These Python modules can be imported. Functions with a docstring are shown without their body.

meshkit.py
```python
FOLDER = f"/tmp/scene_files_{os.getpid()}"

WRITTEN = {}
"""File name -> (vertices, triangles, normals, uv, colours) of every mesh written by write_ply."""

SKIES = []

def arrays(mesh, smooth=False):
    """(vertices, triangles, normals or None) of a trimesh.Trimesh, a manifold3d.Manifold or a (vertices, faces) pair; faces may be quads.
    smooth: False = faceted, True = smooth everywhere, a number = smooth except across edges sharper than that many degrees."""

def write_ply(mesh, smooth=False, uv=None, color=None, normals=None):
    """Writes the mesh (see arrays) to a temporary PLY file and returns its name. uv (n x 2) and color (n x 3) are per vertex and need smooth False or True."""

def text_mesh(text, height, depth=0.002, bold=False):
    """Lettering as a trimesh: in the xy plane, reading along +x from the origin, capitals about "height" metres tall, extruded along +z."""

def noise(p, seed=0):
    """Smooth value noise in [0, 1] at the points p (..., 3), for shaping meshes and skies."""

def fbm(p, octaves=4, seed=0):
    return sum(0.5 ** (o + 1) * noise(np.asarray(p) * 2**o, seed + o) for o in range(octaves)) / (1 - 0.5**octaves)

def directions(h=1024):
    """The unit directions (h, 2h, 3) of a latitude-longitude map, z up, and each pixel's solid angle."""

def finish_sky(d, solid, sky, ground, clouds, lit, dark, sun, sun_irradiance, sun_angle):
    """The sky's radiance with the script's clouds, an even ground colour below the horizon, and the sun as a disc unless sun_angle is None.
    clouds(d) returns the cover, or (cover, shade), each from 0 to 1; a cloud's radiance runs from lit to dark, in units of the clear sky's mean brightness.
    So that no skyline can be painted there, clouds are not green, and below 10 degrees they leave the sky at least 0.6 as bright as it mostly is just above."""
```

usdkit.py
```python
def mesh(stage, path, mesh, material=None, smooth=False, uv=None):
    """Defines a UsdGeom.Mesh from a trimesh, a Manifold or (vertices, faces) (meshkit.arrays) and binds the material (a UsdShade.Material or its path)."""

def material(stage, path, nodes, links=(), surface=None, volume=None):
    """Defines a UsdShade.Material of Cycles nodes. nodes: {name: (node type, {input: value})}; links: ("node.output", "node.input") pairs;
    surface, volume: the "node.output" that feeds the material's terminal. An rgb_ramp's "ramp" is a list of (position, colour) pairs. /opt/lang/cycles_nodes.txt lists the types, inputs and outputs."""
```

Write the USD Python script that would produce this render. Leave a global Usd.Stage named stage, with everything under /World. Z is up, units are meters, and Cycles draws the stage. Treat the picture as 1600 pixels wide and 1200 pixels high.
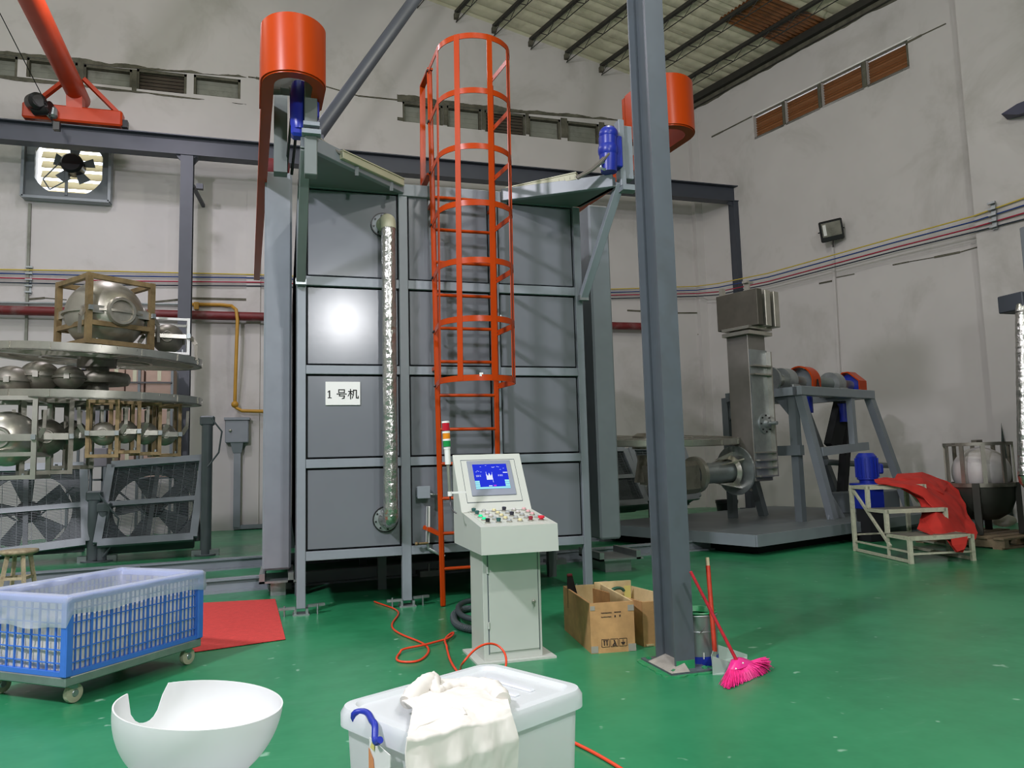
import math, numpy as np, trimesh, shapely, usdkit, meshkit
from shapely.geometry import Polygon, box as sbox
from pxr import Usd, UsdGeom, UsdLux, UsdShade, Gf, Sdf
rng = np.random.default_rng(7)
stage = Usd.Stage.CreateInMemory()
UsdGeom.SetStageUpAxis(stage, UsdGeom.Tokens.z); UsdGeom.SetStageMetersPerUnit(stage, 1.0)
UsdGeom.Xform.Define(stage, '/World'); UsdGeom.Scope.Define(stage, '/World/Looks')
V = lambda *a: np.array(a, float)
# ------------------------------------------------------------------ camera
YAW, PIT, ROLL, FPX = 0.294048, 0.102597, -0.026573, 1180.0
CAM = V(0, 0, 1.2)
_f = V(math.sin(YAW)*math.cos(PIT), math.cos(YAW)*math.cos(PIT), math.sin(PIT))
_r = V(math.cos(YAW), -math.sin(YAW), 0); _u = np.cross(_r, _f)
CR = math.cos(ROLL)*_r + math.sin(ROLL)*_u; CU = -math.sin(ROLL)*_r + math.cos(ROLL)*_u; CW = _f
cam = UsdGeom.Camera.Define(stage, '/World/camera')
M4 = Gf.Matrix4d(*[float(x) for row in (np.r_[CR, 0], np.r_[CU, 0], np.r_[-CW, 0], np.r_[CAM, 1]) for x in row])
cam.AddTransformOp().Set(M4)
cam.CreateHorizontalApertureAttr(36.0); cam.CreateVerticalApertureAttr(27.0)
cam.CreateFocalLengthAttr(36.0*FPX/1600); cam.CreateClippingRangeAttr(Gf.Vec2f(0.05, 200))
cam.CreateExposureAttr(0.0)
# ------------------------------------------------------------------ lights
def dome(color, k):
    d = UsdLux.DomeLight.Define(stage, '/World/sky'); d.CreateIntensityAttr(k); d.CreateColorAttr(Gf.Vec3f(*color))
def lamp(name, pos, target, w, h, power, color):
    l = UsdLux.RectLight.Define(stage, '/World/'+name); l.CreateWidthAttr(w); l.CreateHeightAttr(h)
    l.CreateIntensityAttr(power); l.CreateColorAttr(Gf.Vec3f(*color))
    z = V(*pos)-V(*target); z /= np.linalg.norm(z); x = np.cross(V(0, 0.01, 1), z); x /= np.linalg.norm(x); y = np.cross(z, x)
    l.AddTransformOp().Set(Gf.Matrix4d(*[float(t) for row in (np.r_[x, 0], np.r_[y, 0], np.r_[z, 0], np.r_[V(*pos), 1]) for t in row]))
dome((0.85, 0.93, 1.0), 0.9)
lamp('flood_lamp', (1.07, -1.5, 4.0), (1.3, 6, 1.4), 0.26, 0.22, 780, (0.97, 0.97, 1.0))  # out of view behind the camera; gives the oven panel glare, lights the tub
lamp('high_bay_lamp', (-4.4, 1.0, 6.6), (-0.5, 7, 0.5), 0.5, 0.5, 680, (0.95, 0.91, 1.0))  # out of view at upper left, throws the cart shadow to the right
lamp('high_bay_lamp_far', (-2.2, 11.6, 8.6), (-2.2, 12.6, 0), 0.6, 0.6, 125, (0.93, 0.88, 1.0))  # out of view, placed to light the left part of the far wall
def globe(name, pos, r, power, color):
    l = UsdLux.SphereLight.Define(stage, '/World/'+name); l.CreateRadiusAttr(r); l.CreateIntensityAttr(power); l.CreateColorAttr(Gf.Vec3f(*color)); l.AddTranslateOp().Set(Gf.Vec3d(*pos))
globe('high_bay_globe', (3.4, 7.0, 8.3), .2, 205, (1.0, 0.97, 0.86))  # out of view, placed to light the roof and upper walls
globe('high_bay_globe_near', (3.2, -2.5, 8.0), .2, 420, (1.0, 0.98, 0.95))  # unseen globe behind the camera, added as fill for the tub front
globe('high_bay_globe_left', (-5.0, 9.0, 8.9), .2, 150, (1.0, 0.97, 0.9))  # out of view, lights the upper left of the hall
lamp('high_bay_lamp_near', (1.0, 0.5, 8.8), (1.0, 2, 0), 0.6, 0.6, 70, (0.96, 1.0, 0.98))  # out of view overhead, lights the foreground from above
# ------------------------------------------------------------------ pixel -> place helpers (rays of the survey photograph)
def ray(px, py): return CR*(px-800)/FPX - CU*(py-600)/FPX + CW
def fl(px, py, z=0.0):
    d = ray(px, py); return CAM + d*((z-CAM[2])/d[2])
def at(px, py, Y):
    d = ray(px, py); return CAM + d*(Y/d[1])
def atx(px, py, X):
    d = ray(px, py); return CAM + d*(X/d[0])
def on(px, py, p, n):
    d = ray(px, py); return CAM + d*(((p-CAM)@n)/(d@n))
# ------------------------------------------------------------------ materials
def lin(c):
    if isinstance(c, str): c = [int(c[i:i+2], 16)/255 for i in (0, 2, 4)]
    return tuple(x/12.92 if x <= .04045 else ((x+.055)/1.055)**2.4 for x in c)
def M(name, col, rough=.5, metal=0., var=0., scale=5., bump=0., bscale=None, dirt=None, damt=.5, dscale=1.5, rvar=0., **kw):
    c = np.array(lin(col)); p = '/World/Looks/'+name
    nodes = {'p': ('principled_bsdf', dict(base_color=tuple(c), roughness=rough, metallic=metal, **kw)), 'g': ('geometry', {})}
    links = []
    src = None
    if var:
        nodes['n'] = ('noise_texture', dict(scale=scale, detail=6., roughness=.6))
        nodes['r'] = ('rgb_ramp', {'ramp': [(.3, tuple(c*(1-var))), (.7, tuple(np.minimum(c*(1+var), 1)))]})
        links += [('g.position', 'n.vector'), ('n.fac', 'r.fac')]; src = 'r.color'
    if dirt:
        d = lin(dirt)
        nodes['n2'] = ('noise_texture', dict(scale=dscale, detail=8., roughness=.65, distortion=.4))
        nodes['r2'] = ('rgb_ramp', {'ramp': [(.52, (0, 0, 0)), (.72, (damt, damt, damt))]})
        nodes['mx'] = ('mix', dict(color1=tuple(c), color2=d))
        links += [('g.position', 'n2.vector'), ('n2.fac', 'r2.fac'), ('r2.color', 'mx.fac')]
        if src: links.append((src, 'mx.color1'))
        src = 'mx.color'
    if src: links.append((src, 'p.base_color'))
    if rvar:
        nodes['n4'] = ('noise_texture', dict(scale=2.2, detail=5.)); nodes['mr'] = ('map_range', dict(from_min=.3, from_max=.7, to_min=max(rough-rvar, .02), to_max=rough+rvar))
        links += [('g.position', 'n4.vector'), ('n4.fac', 'mr.value'), ('mr.result', 'p.roughness')]
    if bump:
        nodes['n3'] = ('noise_texture', dict(scale=bscale or scale*4, detail=4.)); nodes['b'] = ('bump', dict(strength=bump, distance=.02))
        links += [('g.position', 'n3.vector'), ('n3.fac', 'b.height'), ('b.normal', 'p.normal')]
    return usdkit.material(stage, p, nodes, links, surface='p.BSDF')
def Mglow(name, col, k):
    return usdkit.material(stage, '/World/Looks/'+name, {'e': ('emission', dict(color=lin(col), strength=k))}, [], surface='e.emission')
def Mfilm(name, col, clear, rough=.25, tl=.5):
    """plastic film or frosted plastic: part clear, part diffuse and translucent, with a gloss"""
    c = lin(col)
    return usdkit.material(stage, '/World/Looks/'+name, {
        't': ('transparent_bsdf', dict(color=(1, 1, 1))), 'd': ('principled_bsdf', dict(base_color=c, roughness=rough)), 'l': ('translucent_bsdf', dict(color=c)),
        'm1': ('mix_closure', dict(fac=tl)), 'm2': ('mix_closure', dict(fac=clear))},
        [('d.BSDF', 'm1.closure1'), ('l.BSDF', 'm1.closure2'), ('m1.closure', 'm2.closure1'), ('t.BSDF', 'm2.closure2')], surface='m2.closure')
m = {}
def floor_mat():
    c = np.array(lin('2b8156')); p = '/World/Looks/floor_epoxy'
    nodes = {'g': ('geometry', {}), 'n': ('noise_texture', dict(scale=.7, detail=7., roughness=.6)),
        'r': ('rgb_ramp', {'ramp': [(.3, tuple(c*.78)), (.5, tuple(c)), (.72, tuple(c*1.12+.012))]}),
        'map': ('mapping', dict(mapping_type='point', rotation=(0, 0, .5), scale=(1, 5.5, 1))), 'n2': ('noise_texture', dict(scale=1.6, detail=9., roughness=.72, distortion=.8)),
        'r2': ('rgb_ramp', {'ramp': [(.60, (0, 0, 0)), (.68, (.10, .10, .10)), (.78, (.4, .4, .4))]}), 'mx': ('mix', dict(color2=lin('8fbfa4'))),
        'n5': ('noise_texture', dict(scale=9., detail=2.)), 'r5': ('rgb_ramp', {'ramp': [(.70, (0, 0, 0)), (.74, (.5, .5, .5))]}), 'mx2': ('mix', dict(color2=lin('a9cdb8'))),
        'mr': ('map_range', dict(from_min=.3, from_max=.75, to_min=.22, to_max=.42)), 'b': ('bump', dict(strength=.12, distance=.02)),
        'p': ('principled_bsdf', dict(specular_ior_level=.45))}
    usdkit.material(stage, p, nodes, [('g.position', 'n.vector'), ('n.fac', 'r.fac'), ('g.position', 'map.vector'), ('map.vector', 'n2.vector'), ('n2.fac', 'r2.fac'), ('r2.color', 'mx.fac'), ('r.color', 'mx.color1'),
        ('g.position', 'n5.vector'), ('n5.fac', 'r5.fac'), ('r5.color', 'mx2.fac'), ('mx.color', 'mx2.color1'), ('mx2.color', 'p.base_color'), ('n.fac', 'mr.value'), ('mr.result', 'p.roughness'), ('n.fac', 'b.height'), ('b.normal', 'p.normal')], surface='p.BSDF')
    return stage.GetPrimAtPath(p) and UsdShade.Material.Get(stage, p)
m['floor'] = floor_mat()
m['wall'] = M('wall_plaster', 'c4c0be', .85, var=.05, scale=.6, dirt='8d8a80', damt=.45, dscale=.55, bump=.12, bscale=7)
m['mortar'] = M('old_mortar', '5c5a4e', .95, var=.35, scale=5, bump=.6, bscale=14)
m['pane'] = M('dusty_board', '84867c', .8, var=.12, scale=3, dirt='5a584c', damt=.7, dscale=2)
m['pane_dark'] = M('dark_slats', '4c4338', .7, var=.2, scale=3)
m['roof'] = M('roof_sheet', 'd0cbb2', .6, var=.07, scale=1.2, dirt='8c8772', damt=.5)
m['brown'] = M('brown_skylight', '7a4e30', .15, var=.25, scale=3)
m['purlin'] = M('purlin_steel', '2f2e29', .6, var=.2, scale=8)
m['steel_blue'] = M('slate_steel_paint', '3f434d', .5, var=.08, scale=4)
m['pillar'] = M('pillar_paint', '535a61', .42, var=.10, scale=3, dirt='474a4a', damt=.5, dscale=3)
m['oven'] = M('oven_grey_paint', '70747a', .21, var=.03, scale=2, rvar=.01, specular_ior_level=.5)
m['frame'] = M('frame_grey_paint', '858c93', .38, var=.06, scale=4)
m['frame_dk'] = M('frame_dark_grey', '5f676b', .45, var=.08, scale=4)
m['green_grey'] = M('green_grey_paint', '69716f', .45, var=.06, scale=4)
m['dark'] = M('soot_dark', '1b1d20', .8)  # near-black for backings, gaps and the shaded carriage underside
m['black'] = M('black_plastic', '121214', .4)
m['orange'] = M('orange_gloss', 'b03c09', .3, var=.05, scale=2, specular_ior_level=.2)
m['orange_d'] = M('orange_crane', 'b5380f', .4, var=.10, scale=3)
m['foil'] = M('foil', 'c4c4bf', .25, .95, var=.06, scale=9, bump=.8, bscale=16)
m['steel'] = M('bright_steel', 'b9b6ac', .32, .8, var=.12, scale=6)
m['steel_d'] = M('dull_steel', '8a867c', .45, .7, var=.2, scale=4, dirt='4c4438', damt=.6, dscale=3)
m['alu'] = M('aluminium_mold', 'a5a196', .38, .75, var=.15, scale=3, dirt='6a6050', damt=.5)
m['brass'] = M('heat_tinted_frame', '8a7654', .5, .5, var=.3, scale=6, dirt='5a4224', damt=.6, dscale=5)
m['blue'] = M('motor_blue', '1c2f9c', .35, var=.08)
m['crate'] = M('crate_blue', '3f74cf', .4, var=.08, scale=4)
m['cabinet'] = M('cabinet_enamel', 'bfc3bb', .42, var=.015)
m['white'] = M('white_paint', 'e6e6e2', .4)
m['red'] = M('red_mat', 'c23a36', .9, var=.10, scale=25, bump=.2)
m['redcloth'] = M('red_cloth', 'b8281f', .8, var=.12, scale=6)
m['redpipe'] = M('red_pipe', '6b1f22', .5, var=.2, scale=3, dirt='8a7f7c', damt=.7, dscale=1.2)
m['yellowpipe'] = M('yellow_pipe', 'b98a2c', .5, var=.1)
m['wood'] = M('plywood', 'b98e5e', .6, var=.22, scale=7, dirt='94683c', damt=.5, dscale=4)
m['wood_in'] = M('plywood_inside', 'cdb88a', .7, var=.15, scale=5, dirt='a8843f', damt=.5, dscale=3)
m['oldwood'] = M('worn_wood', 'b9a98a', .7, var=.25, scale=12, dirt='7c5c48', damt=.7, dscale=9)
m['pallet'] = M('pallet_wood', '80705a', .85, var=.3, scale=8)
m['step'] = M('chipped_white_paint', 'bdbca6', .6, var=.15, scale=9, dirt='7c7660', damt=.7, dscale=9)
m['galv'] = M('galvanised', '9da3a4', .35, .7, var=.15, scale=6)
m['pink'] = M('pink_bristle', 'f0358f', .5, var=.15, scale=40)
m['redstick'] = M('red_stick', 'c22a3a', .3, var=.25, scale=30)
m['orangestick'] = M('orange_stick', 'b8361f', .45, var=.2, scale=25)
m['hose'] = M('orange_hose', 'dd4526', .3)
m['screen'] = Mglow('screen_blue', '2838d8', 1.0); m['screen_c'] = Mglow('screen_cyan', '9fe6ee', 1.0); m['screen_w'] = Mglow('screen_white', 'e6ecff', 1.0); m['screen_m'] = Mglow('screen_magenta', 'd040e0', 1.0)
m['opal'] = M('opal_plastic', 'ecedec', .35, subsurface_weight=.0, specular_ior_level=.4)
m['opal'] = Mfilm('opal_plastic_shell', 'eceeee', 0.0, .3, .2)
m['tub'] = Mfilm('frosted_tub', 'f3f5f6', .12, .3, .35)
m['tublid'] = Mfilm('frosted_lid', 'eef1f5', .08, .22, .3)
m['film'] = Mfilm('clear_film', 'dfe4ee', .38, .2, .35)
m['bag'] = Mfilm('white_bag', 'f1ede4', .05, .5, .35)
m['cloth'] = M('white_cotton', 'd9d5ce', .9, var=.03, scale=8)
m['mattgrey'] = M('carton_grey', '77757b', .8, var=.1)
m['carton'] = M('carton_pinkish', 'a58c80', .8, var=.08, scale=6)
# ------------------------------------------------------------------ geometry helpers
def unit(a): a = np.asarray(a, float); return a/np.linalg.norm(a)
class G:
    """collects shapes that become one mesh"""
    def __init__(s): s.v = []; s.f = []; s.n = 0
    def raw(s, v, f):
        v = np.asarray(v, float); f = np.asarray(f, int)
        if f.shape[1] == 4: f = np.vstack([f[:, [0, 1, 2]], f[:, [0, 2, 3]]])
        s.v.append(v); s.f.append(f+s.n); s.n += len(v); return s
    def tm(s, t): return s.raw(t.vertices, t.faces)
    def hull(s, pts): return s.tm(trimesh.convex.convex_hull(np.asarray(pts, float)))
    def box(s, c, size, R=None, b=0.):
        h = np.asarray(size, float)/2; R = np.eye(3) if R is None else R
        sg = np.array([[x, y, z] for x in (-1, 1) for y in (-1, 1) for z in (-1, 1)], float)
        if b <= 0: pts = sg*h
        else: pts = np.vstack([sg*(h-np.roll([0, b, b], k)) for k in range(3)])
        return s.hull(pts@np.asarray(R).T+np.asarray(c))
    def bx(s, lo, hi, b=0.): lo = np.asarray(lo, float); hi = np.asarray(hi, float); return s.box((lo+hi)/2, hi-lo, None, b)
    def bar(s, p, q, w, h, side=None, b=0.):
        """rectangular bar from p to q; w measured along 'side' (default horizontal), h across it"""
        p = np.asarray(p, float); q = np.asarray(q, float); d = unit(q-p)
        if side is None: side = np.cross(d, (0, 0, 1.)) if abs(d[2]) < .95 else V(1, 0, 0)
        side = unit(np.asarray(side, float)-d*(np.asarray(side, float)@d)); t = np.cross(side, d)
        return s.box((p+q)/2, (np.linalg.norm(q-p), w, h), np.stack([d, side, t], 1), b)
    def path(s, pts, r, n=8, closed=False, caps=True):
        P = np.asarray(pts, float); k = len(P); T = np.gradient(P, axis=0) if not closed else np.roll(P, -1, 0)-np.roll(P, 1, 0)
        T /= np.linalg.norm(T, axis=1, keepdims=True); rr = np.broadcast_to(r, k)
        a = np.cross(T[0], (0, 0, 1.)); a = V(1, 0, 0) if np.linalg.norm(a) < .1 else unit(a); vs = []
        for i in range(k):
            a = unit(a-T[i]*(a@T[i])); b = np.cross(T[i], a); th = np.arange(n)*2*np.pi/n
            vs.append(P[i]+rr[i]*(np.outer(np.cos(th), a)+np.outer(np.sin(th), b)))
        f = []
        for i in range(k if closed else k-1):
            j = (i+1) % k
            for t in range(n): f.append([i*n+t, i*n+(t+1) % n, j*n+(t+1) % n, j*n+t])
        v = np.vstack(vs); f = np.array(f); f = np.vstack([f[:, [0, 1, 2]], f[:, [0, 2, 3]]])
        if caps and not closed:
            v = np.vstack([v, P[:1], P[-1:]]); c0 = k*n
            f = np.vstack([f, [[c0, (t+1) % n, t] for t in range(n)], [[c0+1, (k-1)*n+t, (k-1)*n+(t+1) % n] for t in range(n)]])
        return s.raw(v, f)
    def tube(s, p, q, r, n=12, r2=None): return s.path([p, q], [r, r if r2 is None else r2], n)
    def lathe(s, prof, c, axis=(0, 0, 1), n=24, a0=0., a1=2*np.pi):
        """prof: (radius, height) pairs along the axis from c"""
        ax = unit(axis); x = np.cross(ax, (0, 0, 1.)) if abs(ax[2]) < .9 else V(1, 0, 0); x = unit(x); y = np.cross(ax, x)
        full = abs(a1-a0-2*np.pi) < 1e-6; th = np.linspace(a0, a1, n, endpoint=not full); k = len(prof); v = []
        for rr, hh in prof: v.append(np.asarray(c)+hh*ax+rr*(np.outer(np.cos(th), x)+np.outer(np.sin(th), y)))
        f = [[i*n+t, i*n+(t+1) % n, (i+1)*n+(t+1) % n, (i+1)*n+t] for i in range(k-1) for t in range(n if full else n-1)]
        return s.raw(np.vstack(v), f)
    def plate(s, poly, t, o, ex, ey):
        """shapely polygon in the plane (o; ex, ey), thickness t along ex x ey"""
        ex = unit(ex); ey = unit(ey); ez = np.cross(ex, ey)
        for g in getattr(poly, 'geoms', [poly]):
            if g.is_empty or g.area < 1e-9: continue
            e = trimesh.creation.extrude_polygon(g, t, engine='earcut'); a = e.vertices
            s.raw(np.asarray(o)+np.outer(a[:, 0], ex)+np.outer(a[:, 1], ey)+np.outer(a[:, 2], ez), e.faces)
        return s
    def poly3(s, pts, t, n):
        """planar 3-D polygon given thickness t along n"""
        P = np.asarray(pts, float); n = unit(n); k = len(P); ex = unit(P[1]-P[0]); ex = unit(ex-n*(ex@n)); ey = np.cross(n, ex)
        q = np.stack([(P-P[0])@ex, (P-P[0])@ey], 1); return s.plate(Polygon(q).buffer(0), t, P[0], ex, ey)
    def grid(s, P, thick=0.):
        """P: (a, b, 3) surface; thick gives it a back"""
        a, b = P.shape[:2]; q = np.array([[i*b+j, i*b+j+1, (i+1)*b+j+1, (i+1)*b+j] for i in range(a-1) for j in range(b-1)])
        if thick:
            nn = np.cross(np.gradient(P, axis=0), np.gradient(P, axis=1)); nn /= np.linalg.norm(nn, axis=2, keepdims=True)+1e-12
            v = np.vstack([P.reshape(-1, 3), (P-nn*thick).reshape(-1, 3)]); N = a*b
            rim = [i*b for i in range(a)]; rim = [j for j in range(b)]+[i*b+b-1 for i in range(1, a)]+[(a-1)*b+j for j in range(b-2, -1, -1)]+[i*b for i in range(a-2, 0, -1)]
            side = [[rim[i], rim[(i+1) % len(rim)], rim[(i+1) % len(rim)]+N, rim[i]+N] for i in range(len(rim))]
            return s.raw(v, np.vstack([q, q[:, ::-1]+N, side]))
        return s.raw(P.reshape(-1, 3), q)
    def ball(s, c, r, sub=3, sc=(1, 1, 1)):
        t = trimesh.creation.icosphere(sub, 1.); return s.raw(t.vertices*np.asarray(sc)*r+np.asarray(c), t.faces)
    def ring(s, c, R, w, h, n=48, ex=V(1, 0, 0), ey=V(0, 1, 0), a0=0., a1=2*np.pi):
        """flat band: radius R to R-w, height h along ex x ey"""
        ez = np.cross(ex, ey); full = abs(a1-a0-2*np.pi) < 1e-6; th = np.linspace(a0, a1, n, endpoint=not full)
        d = np.outer(np.cos(th), ex)+np.outer(np.sin(th), ey); c = np.asarray(c)
        L = [c+d*R, c+d*R+ez*h, c+d*(R-w)+ez*h, c+d*(R-w)]; v = np.vstack(L); f = []
        for k in range(4):
            for t in range(n if full else n-1): f.append([k*n+t, k*n+(t+1) % n, ((k+1) % 4)*n+(t+1) % n, ((k+1) % 4)*n+t])
        if not full: f += [[0, n, 2*n, 3*n], [n-1, 4*n-1, 3*n-1, 2*n-1]]
        return s.raw(v, f)
def RZ(a): c, q = math.cos(a), math.sin(a); return np.array([[c, -q, 0], [q, c, 0], [0, 0, 1.]])
def loft(curves, nb=24, na=None):
    """grid through curves (lists of 3-D points)"""
    def rs(c, k):
        c = np.asarray(c, float); d = np.r_[0, np.cumsum(np.linalg.norm(np.diff(c, axis=0), axis=1))]; d /= d[-1]
        t = np.linspace(0, 1, k); return np.stack([np.interp(t, d, c[:, i]) for i in range(3)], 1)
    A = np.stack([rs(c, nb) for c in curves])
    if na:
        t = np.linspace(0, len(A)-1, na); i = np.minimum(t.astype(int), len(A)-2); w = (t-i)[:, None, None]; w = w*w*(3-2*w)*.5+w*.5; A = A[i]*(1-w)+A[i+1]*w
    return A
# ------------------------------------------------------------------ things
_names = {}
def numbered(parent, name):
    k = (parent, name); n = _names.get(k, 0); _names[k] = n+1
    return f'{parent}/{name}' + (f'_{n:03d}' if n else '')
LOC = {}
def thing(name, label, cat, loc=(0, 0, 0), group=None, kind=None):
    x = UsdGeom.Xform.Define(stage, numbered('/World', name)); x.AddTranslateOp().Set(Gf.Vec3d(*map(float, loc))); o = x.GetPrim()
    for k, v in (('label', label), ('category', cat), ('group', group), ('kind', kind)):
        if v: o.SetCustomDataByKey(k, v)
    LOC[str(o.GetPath())] = V(*loc); return o
def part(parent, name, g, mat, smooth=30, label=None, kind=None):
    """one mesh under a thing or a part; shapes are given in world metres"""
    pp = str(parent.GetPath()); top = '/'.join(pp.split('/')[:3]); loc = LOC.get(top, V(0, 0, 0))
    v = np.vstack(g.v)-loc; f = np.vstack(g.f)
    o = usdkit.mesh(stage, numbered(pp, name), (v, f), m[mat] if isinstance(mat, str) else mat, smooth=smooth).GetPrim()
    if label: o.SetCustomDataByKey('label', label)
    if kind: o.SetCustomDataByKey('kind', kind)
    return o
def solo(name, label, cat, g, mat, smooth=30, group=None, kind=None):
    v = np.vstack(g.v); f = np.vstack(g.f)
    o = usdkit.mesh(stage, numbered('/World', name), (v, f), m[mat] if isinstance(mat, str) else mat, smooth=smooth).GetPrim()
    for k, t in (('label', label), ('category', cat), ('group', group), ('kind', kind)):
        if t: o.SetCustomDataByKey(k, t)
    return o
def dup(src, loc, label, group=None):
    name = src.GetName().rstrip('0123456789').rstrip('_') if src.GetName()[-3:].isdigit() else src.GetName()
    was = src.GetCustomData(); o = thing(name, label, was['category'], loc, group or was.get('group'))
    o.GetReferences().AddInternalReference(src.GetPath()); o.SetInstanceable(True); return o
# ================================================================== THE ROOM
YB = 16.13
DW = V(-.2705, .9627, 0); DW /= np.linalg.norm(DW); NW = V(DW[1], -DW[0], 0); PW = V(9.82, YB, 0)      # right wall: direction into the picture, outward normal, far corner
X0, X1, Y0 = -9.0, PW[0], -12.0
ROOF_S = -.228
def roofz(x, y):                       # the roof falls to the right wall and runs level along it
    t = (YB-y)/DW[1]; return 11.68+ROOF_S*(x+t*DW[0]-2.88)
def struct(name): return thing(name, None, None, kind='structure')
def rw(s, z, out=0.): return PW+DW*s+NW*(-out)+V(0, 0, z)           # point on the right wall: s metres from the corner (negative towards the camera), out = into the room
g = G(); g.poly3([(X0-.3, Y0-.3, 0), (PW[0]-DW[0]*30, PW[1]-DW[1]*30, 0), (PW[0]+.3, YB+.3, 0), (X0-.3, YB+.3, 0)], .2, V(0, 0, -1))
solo('floor', None, None, g, 'floor', kind='structure')

# back wall with its strip of bricked-up high windows and the fan opening
def bwxz(px, py): p = at(px, py, YB); return p[0], p[2]
holes = []
def hole(l, t, r, b):                  # pixel corners of an opening in the back wall
    a = bwxz(l, t); c = bwxz(r, b); return sbox(a[0], min(a[1], c[1]), c[0], max(a[1], c[1]))
bw_win = [((-66, 68), (-14, 112)), ((-10, 84), (28, 116)), ((42, 88), (122, 121)), ((131, 100), (207, 129)), ((214, 105), (292, 140)), ((303, 113), (376, 147)),
          ((629, 160), (692, 197)), ((698, 165), (752, 205)), ((757, 173), (821, 215)), ((826, 184), (876, 222)), ((886, 192), (936, 230)), ((944, 198), (985, 236))]
def wquad(i):
    (l, t), (r, b) = bw_win[i]; dy = (r-l)*.11
    return [bwxz(l, t), bwxz(r, t+dy*.9), bwxz(r, b+0), bwxz(l, b-dy*.55)]
WH = []
for i in range(len(bw_win)):
    q = wquad(i); x0 = q[0][0]; x1 = q[1][0]; z1 = (q[0][1]+q[1][1])/2; z0 = (q[2][1]+q[3][1])/2; WH.append((x0, z0, x1, z1))
zt = np.mean([w_[3] for w_ in WH]); zb = np.mean([w_[1] for w_ in WH])
WH = [(a, zb+.5*(b-zb), c, zt+.5*(d-zt)) for a, b, c, d in WH]
FX0, FZ1 = bwxz(55, 214); FX1, FZ0 = bwxz(164, 313)
wall = Polygon([(X0, 0), (X1+.05, 0), (X1+.05, roofz(X1, YB)+.2), (X0, roofz(X0, YB)+.2)])
for a, b, c, d in WH: wall = wall.difference(sbox(a, b, c, d))
wall = wall.difference(sbox(FX0, FZ0, FX1, FZ1))
wb = struct('wall_back')
part(wb, 'plaster', G().plate(wall, .24, V(0, YB+.24, 0), V(1, 0, 0), V(0, 0, 1)), 'wall')
def rough(x0, x1, z, d0, d1, n, seed, sgn):           # ragged strip above or below a row of windows
    xs = np.linspace(x0, x1, n*4); e = z+sgn*(d0+(d1-d0)*meshkit.fbm(np.c_[xs*2.6, xs*0, xs*0], 5, seed)); return Polygon(list(zip(xs, np.full(n, z-sgn*.05)))+list(zip(xs[::-1], e[::-1]))).buffer(0)
g = G()
for k, (i0, i1) in enumerate(((0, 5), (6, 11))):
    a, b = WH[i0][0]-.12, WH[i1][2]+.12; strip = rough(a, b, zt, .04, .17, 60, 3+k, 1).union(rough(a, b, zb, -.01, .05, 50, 9+k, -1))
    for w_ in WH[i0:i1+1]: strip = strip.difference(sbox(*w_))
    for i in range(i0, i1):
        if i in (0, 1, 4): continue
        strip = strip.union(sbox(WH[i][2], zb, WH[i+1][0], zt))
    g.plate(strip, .015, V(0, YB, 0), V(1, 0, 0), V(0, 0, 1))
part(wb, 'mortar_band', g, 'mortar')
g = G()
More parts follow.
